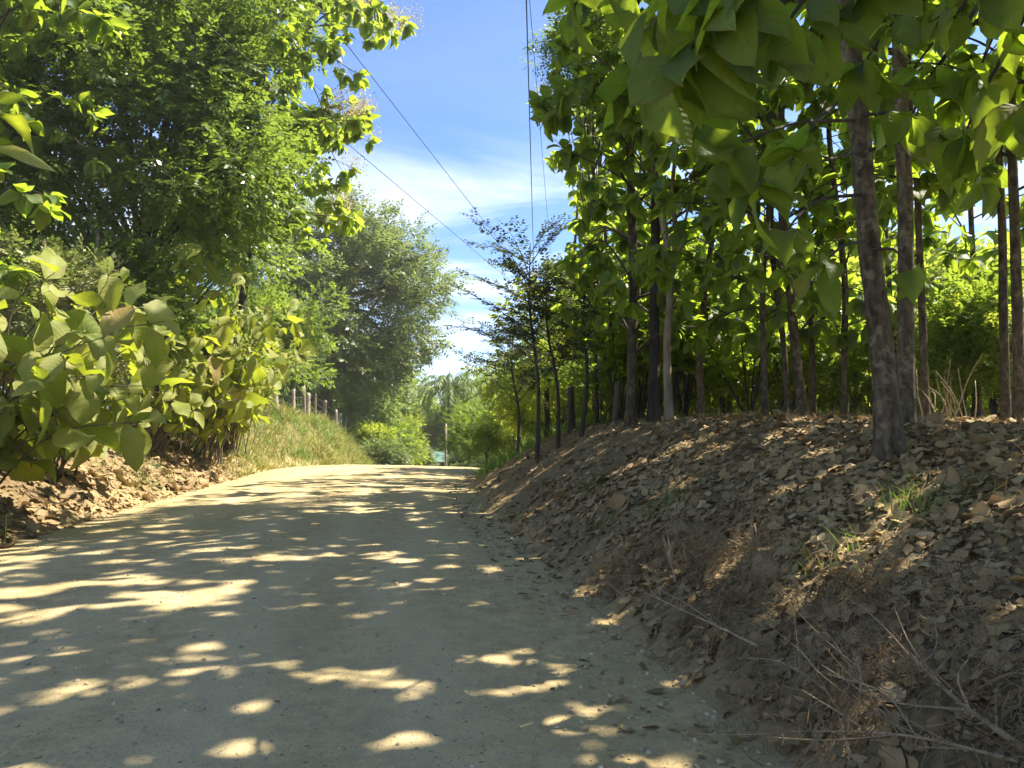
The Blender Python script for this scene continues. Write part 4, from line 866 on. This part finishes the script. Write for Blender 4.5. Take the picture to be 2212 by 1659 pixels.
# ------------------------------------------------------------------ ground cover: dead leaves, grass, twigs, stones
def scatter_right(n, y0, y1, pw, s0, s1):
    y = y0 + (y1 - y0) * rng.random(n) ** pw; s = s0 + (s1 - s0) * rng.random(n); x = tab(XR, y) + s; return x, y
def scatter_left(n, y0, y1, pw, s0, s1):
    y = y0 + (y1 - y0) * rng.random(n) ** pw; s = s0 + (s1 - s0) * rng.random(n) ** 1.2; x = tab(TOE, y) - s; return x, y
def lay(x, y, tilt, lift):
    n = len(x); nn = Hn(x, y); P = np.stack([x, y, H(x, y) + lift], -1)
    d = rng.normal(size=(n, 3)); d = nrm(d - np.sum(d * nn, -1, keepdims=True) * nn) + rng.normal(size=(n, 3)) * tilt
    return P, frames(d, nn + rng.normal(size=(n, 3)) * tilt * 1.3)
def litter():
    global rng
    rng = np.random.default_rng(81)
    def stuff(name, lab, geo, mat, cat): 
        o = link(name, geo.mesh(name, M[mat], smooth=True), kind='stuff', label=lab, category=cat); return o
    g = Geo()
    for n, a, b, pw, lo, hi in [(23000, 1.6, 12, 1.0, 0.025, 0.12), (7500, 1.6, 5.5, 1.0, 0.02, 0.09), (3000, 6, 13, 1.0, 0.09, 0.19), (10000, 8, 34, 1.0, 0.04, 0.17)]:
        x, y = scatter_right(n, a, b, pw, -0.05, 7.5); keep = rng.random(n) < (0.35 + 0.65 * sstep(0.0, 1.2, x - tab(XR, y))) * (0.70 + 0.30 * sstep(-0.10, 0.04, fbm(x, y, 0.9, 3))); x, y = x[keep], y[keep]
        P, R = lay(x, y, 0.15, 0.006 + 0.022 * rng.random(len(x))); instance(g, DRY_LO, P, R, lo + (hi - lo) * rng.random(len(x)) ** 1.6)
    n = 3200; x, y = scatter_right(n, 1.7, 7.5, 1.0, 0.1, 5.0); P, R = lay(x, y, 0.22, 0.012 + 0.02 * rng.random(n)); instance(g, DRY_HI, P, R, 0.06 + 0.11 * rng.random(n) ** 1.4)
    x, y = scatter_right(900, 3, 30, 1.0, -0.6, 0.3); P, R = lay(x, y, 0.15, 0.055); instance(g, DRY_LO, P, R, 0.04 + 0.07 * rng.random(900))
    stuff('leaf_litter', "brown broken leaf litter covering the right bank", g, 'litter', 'leaf litter')
    g = Geo(); n = 9000; x, y = scatter_left(n, 5, 26, 0.9, -0.2, 3.2); P, R = lay(x, y, 0.22, 0.010 + 0.04 * rng.random(n)); instance(g, DRY_LO, P, R, 0.05 + 0.20 * rng.random(n) ** 1.8)
    stuff('leaf_litter', "pale sunlit leaf litter heaped along the left verge", g, 'dead', 'leaf litter')
    # big leaves, one by one
    ms = leaf_meshes('dead')
    def solo(x, y, sz, lab, grp):
        P, R = lay(x, y, 0.22, 0.035)
        for p, r, s in zip(P, R, sz):
            o = link('fallen_leaf', ms[rng.integers(len(ms))], label=lab, category='leaf', group=grp)
            o.matrix_basis = Matrix.Translation(Vector(p)) @ Matrix(r.tolist()).to_4x4() @ Matrix.Scale(float(s), 4)
    n = 170; x, y = scatter_right(n, 2.6, 13, 1.1, 0.6, 5.5); solo(x, y, 0.15 + 0.20 * rng.random(n) ** 1.6, "large curled dead teak leaf lying on the litter of the right bank", 'large dead leaves on the right bank')
    n = 125; x, y = scatter_left(n, 8, 21, 0.9, 0.0, 2.2); solo(x, y, 0.22 + 0.26 * rng.random(n), "large tan dead teak leaf lying along the sunny left verge", 'large dead leaves on the left verge')
    # straw and twigs
    g = Geo(); n = 8000; x, y = scatter_right(n, 1.6, 16, 1.3, 0.1, 6.0); nn = Hn(x, y); P = np.stack([x, y, H(x, y) + 0.01], -1)
    up = nn * 0.25 + rng.normal(size=(n, 3)) * 0.6; up[:, 2] = np.abs(up[:, 2]) * 0.6; Rm = frames(rng.normal(size=(n, 3)), up); Rm = np.stack([Rm[..., 0], Rm[..., 1], Rm[..., 2]], -1)
    instance(g, BLADES, P, Rm, np.stack([0.10 + 0.22 * rng.random(n)] * 3, -1) * np.array([0.6, 1, 1])); stuff('dry_straw', "dry straw and stalks strewn over the right bank", g, 'straw', 'straw')
    def grass(name, lab, x, y, h, mat, lean=0.35, bl=None):
        g = Geo(); n = len(x); P = np.stack([x, y, H(x, y) - 0.01], -1); up = np.array([0, 0, 1.0]) + rng.normal(size=(n, 3)) * lean
        instance(g, bl or BLADES, P, frames(rng.normal(size=(n, 3)) * [1, 1, 0.05], up), h[:, None] * np.array([1.0, 0.8, 1.0])); stuff(name, lab, g, mat, 'grass')
    n = 19000; x, y = scatter_left(n, 22, 60, 0.85, -0.15, 4.8); keep = rng.random(n) < sstep(0.30, 0.52, fbm(x, y, 0.9, 3) + 0.5 + 0.25 * sstep(26, 32, y)); x, y = x[keep], y[keep]
    grass('grass', "tall dry yellow-green grass on the sunny left slope", x, y, (0.16 + 0.34 * rng.random(len(x))) * (0.55 + 1.6 * np.clip(fbm(x, y, 0.7, 3) + 0.35, 0, 1)), 'grass', 0.5, BROAD)
    n = 1700; c = rng.integers(0, 80, n); cx, cy = scatter_left(80, 23, 58, 0.9, 0.2, 4.6); x = cx[c] + rng.normal(size=n) * 0.18; y = cy[c] + rng.normal(size=n) * 0.18
    grass('grass', "taller bleached grass tufts standing out of the left slope", x, y, 0.45 + 0.5 * rng.random(n), 'grass', 0.35, BROAD)
    n = 2600; c = rng.integers(0, 60, n); cx, cy = scatter_left(60, 23, 50, 0.9, 0.2, 4.6); x = cx[c] + rng.normal(size=n) * 0.22; y = cy[c] + rng.normal(size=n) * 0.22
    grass('grass', "fresh green grass clumps on the left slope below the fence", x, y, 0.3 + 0.4 * rng.random(n), 'grass_green', 0.45, BROAD)
    n = 5000; y = 7 + 19 * rng.random(n); x = tab(TOE, y) - 3.2 * rng.random(n); k = fbm(x, y, 0.8, 2) > 0.04; x, y = x[k], y[k]
    x2 = -6.7 + rng.normal(size=900) * 0.5; y2 = 9.0 + rng.normal(size=900) * 0.55; k2 = x2 < tab(TOE, y2) + 0.1; x = np.r_[x, x2[k2]]; y = np.r_[y, y2[k2]]
    grass('grass', "green grass tufts among the dead leaves of the left verge", x, y, 0.18 + 0.36 * rng.random(len(x)), 'grass_green')
    n = 9000; x, y = scatter_right(n, 19, 40, 1.0, 0.1, 5); k = rng.random(n) < sstep(19, 26, y); x, y = x[k], y[k]
    grass('grass', "fresh green grass where the right bank runs out", x, y, 0.25 + 0.4 * rng.random(len(x)), 'grass_green', 0.45, BROAD)
    n = 420; c = rng.integers(0, 8, n); cx, cy = scatter_right(8, 3.0, 11, 1.0, 0.4, 3.0); x = cx[c] + rng.normal(size=n) * 0.15; y = cy[c] + rng.normal(size=n) * 0.15
    grass('grass', "thin green grass tufts poking through the bank litter", x, y, 0.12 + 0.22 * rng.random(n), 'grass_green', 0.6)
    # withered weeds at the foot of the bank
    g = Geo(); n = 5600; c = rng.integers(0, 30, n); cy = 1.9 + 5.6 * rng.random(30); cx = tab(XR, cy) + 0.15 + 0.9 * rng.random(30); x = cx[c] + rng.normal(size=n) * 0.22; y = cy[c] + rng.normal(size=n) * 0.22
    k = x > tab(XR, y) - 0.1; x, y = x[k], y[k]; n = len(x); P = np.stack([x, y, H(x, y) + 0.02 + 0.22 * rng.random(n)], -1); d = rng.normal(size=(n, 3)); d[:, 2] -= 1.1
    hang = rng.random(n) < 0.75; d2 = rng.normal(size=(n, 3)) * 0.7; d2[:, 2] -= 0.5
    instance(g, BLADES, P[hang], frames(d[hang], d2[hang]), (0.08 + 0.16 * rng.random(n))[hang][:, None] * np.array([1.0, 1.0, 1.0])); instance(g, SPRIG_D, P[~hang], frames(d[~hang], rng.normal(size=(n, 3))[~hang]), (0.07 + 0.08 * rng.random(n))[~hang]); stuff('withered_weeds', "withered brown weeds hanging at the foot of the bank", g, 'straw', 'weeds')
    # stones
    ico = []
    for k in range(6):
        th = np.linspace(0, 2 * np.pi, 6, endpoint=False); V = []
        for zz, rr in ((-0.25, 0.95), (0.30, 0.75)): V += [(math.cos(a) * rr * (0.7 + 0.5 * rng.random()), math.sin(a) * rr * (0.7 + 0.5 * rng.random()), zz + 0.15 * rng.normal()) for a in th]
        V += [(0, 0, 0.5)] * 6; Fq = []
        for i in range(2):
            for j in range(6): Fq.append((i * 6 + j, i * 6 + (j + 1) % 6, (i + 1) * 6 + (j + 1) % 6, (i + 1) * 6 + j))
        ico.append((np.array(V, float), np.array(Fq), np.zeros((18, 2))))
    def stones(n, y0, y1, t_of, lo, hi):
        y = y0 + (y1 - y0) * rng.random(n) ** 1.4; t = t_of(n); x = tab(XL, y) + t * (tab(XR, y) - tab(XL, y))
        P = np.stack([x, y, road_z(x, y) + 0.004], -1); R = frames(rng.normal(size=(n, 3)) * [1, 1, 0.2], rng.normal(size=(n, 3)) * 0.3 + [0, 0, 1]); return P, R, lo + (hi - lo) * rng.random(n) ** 3
    g = Geo(); P, R, S = stones(3600, 1.9, 14, lambda n: rng.random(n), 0.004, 0.020); instance(g, ico, P, R, S[:, None] * np.array([1, 1, 0.7]))
    P, R, S = stones(3800, 1.9, 16, lambda n: np.where(rng.random(n) < 0.75, 1.02 - 0.16 * rng.random(n) ** 1.5, 0.10 * rng.random(n)), 0.005, 0.022); instance(g, ico, P, R, S[:, None] * np.array([1, 1, 0.7]))
    o = link('gravel', g.mesh('gravel', M['stone'], smooth=False), kind='stuff', label="loose gravel scattered over the dirt road and its edges", category='gravel')
    me = [make_mesh('stone', V * np.array([1, 1, 0.7]), Fc, M['stone'], smooth=False) for V, Fc, U in ico]
    P, R, S = stones(46, 2.4, 13, lambda n: rng.random(n) ** 0.7, 0.018, 0.045)
    for p, r, s in zip(P, R, S):
        o = link('stone', me[rng.integers(6)], label="small loose stone lying on the dirt road", category='stone', group='stones on the road'); o.matrix_basis = Matrix.Translation(Vector(p)) @ Matrix(r.tolist()).to_4x4() @ Matrix.Scale(float(s), 4)
    # fallen thorny branches
    def thorny(lab, pts, r0, ntw, seed):
        global rng
        rng = np.random.default_rng(seed); pts = [np.array(p) for p in pts]; base = pts[0]
        root = thing('thorny_branch', lab, 'branch', base, 'fallen thorny branches'); path = smooth_path(pts, 26)
        def thorns(g, pth, r, n):
            for _ in range(n):
                i = rng.integers(1, len(pth) - 1); t = nrm(pth[i + 1] - pth[i - 1]); o = nrm(np.cross(t, rng.normal(size=3))); L = 0.018 + 0.02 * rng.random()
                g.add(*tube(np.array([pth[i], pth[i] + (o + t * 0.4) * L]), [r * 0.5, 0.0006], 4, cap=False))
        g = Geo(); g.add(*tube(path, np.linspace(r0, r0 * 0.25, 26), 7, 0.05)); thorns(g, path, r0, 24); link('stem', g.mesh('stem', M['twig'], base), root)
        for k in range(ntw):
            i = rng.integers(5, 24); t = nrm(path[i + 1] - path[i - 1]); o = nrm(np.cross(t, rng.normal(size=3))); o[2] = abs(o[2]) * 0.6; L = 0.18 + 0.4 * rng.random()
            e = path[i] + (t * 0.7 + o * 0.8) * L; e[2] = max(e[2], H1(e[0], e[1]) + 0.02); tw = smooth_path([path[i], (path[i] + e) / 2 + rng.normal(size=3) * 0.03, e], 8)
            g = Geo(); g.add(*tube(tw, np.linspace(r0 * 0.4, 0.0012, 8), 5)); thorns(g, tw, r0 * 0.35, 9); link('side_twig', g.mesh('side_twig', M['twig'], base), root)
    def gp(dx, dy, d0=2.0, d1=12.0, lift=0.05):   # where the view ray meets the ground
        for d in np.arange(d0, d1, 0.02):
            p = D(dx, dy, d)
            if p[2] < H1(p[0], p[1]) + lift: break
        return np.array([p[0], p[1], H1(p[0], p[1]) + lift])
    thorny("long pale thorny branch lying aslant over the litter at the foot of the bank", [gp(2230, 1640), gp(2080, 1530, lift=.10), gp(1960, 1420, lift=.12)], 0.016, 8, 901)
    thorny("thorny branch arching up the bank through the withered weeds", [gp(1640, 1400, lift=.08), gp(1500, 1330, lift=.16), gp(1390, 1280, lift=.10)], 0.010, 10, 902)
    thorny("forked thorny twig rising from the withered weeds", [gp(1840, 1640), gp(1790, 1500, lift=.12), gp(1700, 1430, lift=.16)], 0.008, 9, 903)
    thorny("thin thorny branch lying flat along the road edge", [gp(2200, 1650, lift=.04), gp(1950, 1590, lift=.08), gp(1700, 1580, lift=.08)], 0.009, 12, 904)
    thorny("bare stick lying up the slope where the sun streak falls", [gp(1460, 1260, lift=.1), gp(1445, 1200, lift=.2), gp(1430, 1150, lift=.15)], 0.008, 5, 905)
    thorny("dry upright thorny shoot among the fallen leaves", [gp(1850, 1560, lift=.03), gp(1860, 1480, lift=.25), gp(1850, 1420, lift=.35)], 0.006, 5, 906)
    # upright dead stalks beside the slim dark teak
    base = at_d(2040, 10.6); root = thing('dead_stalks', "tangle of dead bent stalks on the bank between the slim teaks", 'plant', base)
    for k in range(16):
        q = base + np.array([rng.normal() * 0.14, rng.normal() * 0.12, -0.03]); e = q + np.array([rng.normal() * 0.2, rng.normal() * 0.15, 0.5 + 0.5 * rng.random()]); g = Geo(); g.add(*tube(smooth_path([q, (q + e) / 2 + rng.normal(size=3) * 0.08, e], 8), np.linspace(0.011, 0.004, 8), 5)); link('stalk', g.mesh('stalk', M['twig'], base), root)
litter()
def haze():
    m = bpy.data.materials.new('haze'); m.use_nodes = True; nt = m.node_tree; nt.nodes.clear()
    out = nt.nodes.new('ShaderNodeOutputMaterial'); v = nt.nodes.new('ShaderNodeVolumePrincipled')
    v.inputs['Color'].default_value = (1.0, 0.94, 0.84, 1); v.inputs['Density'].default_value = 0.0007; v.inputs['Anisotropy'].default_value = 0.25
    nt.links.new(v.outputs[0], out.inputs['Volume'])
    x, y0, y1, z0, z1 = 1600, -700, 2000, -22, 24
    V = np.array([(a, b, c) for c in (z0, z1) for b in (y0, y1) for a in (-x, x)], float)
    link('haze', make_mesh('haze', V, np.array([(0, 2, 3, 1), (4, 5, 7, 6), (0, 1, 5, 4), (2, 6, 7, 3), (0, 4, 6, 2), (1, 3, 7, 5)]), m, smooth=False), kind='stuff', label="faint dusty haze in the air over the road", category='haze')
haze()
tri = sum(len(me.polygons) * 2 for me in bpy.data.meshes)
print('TRIS', tri, 'OBJECTS', len(bpy.data.objects))
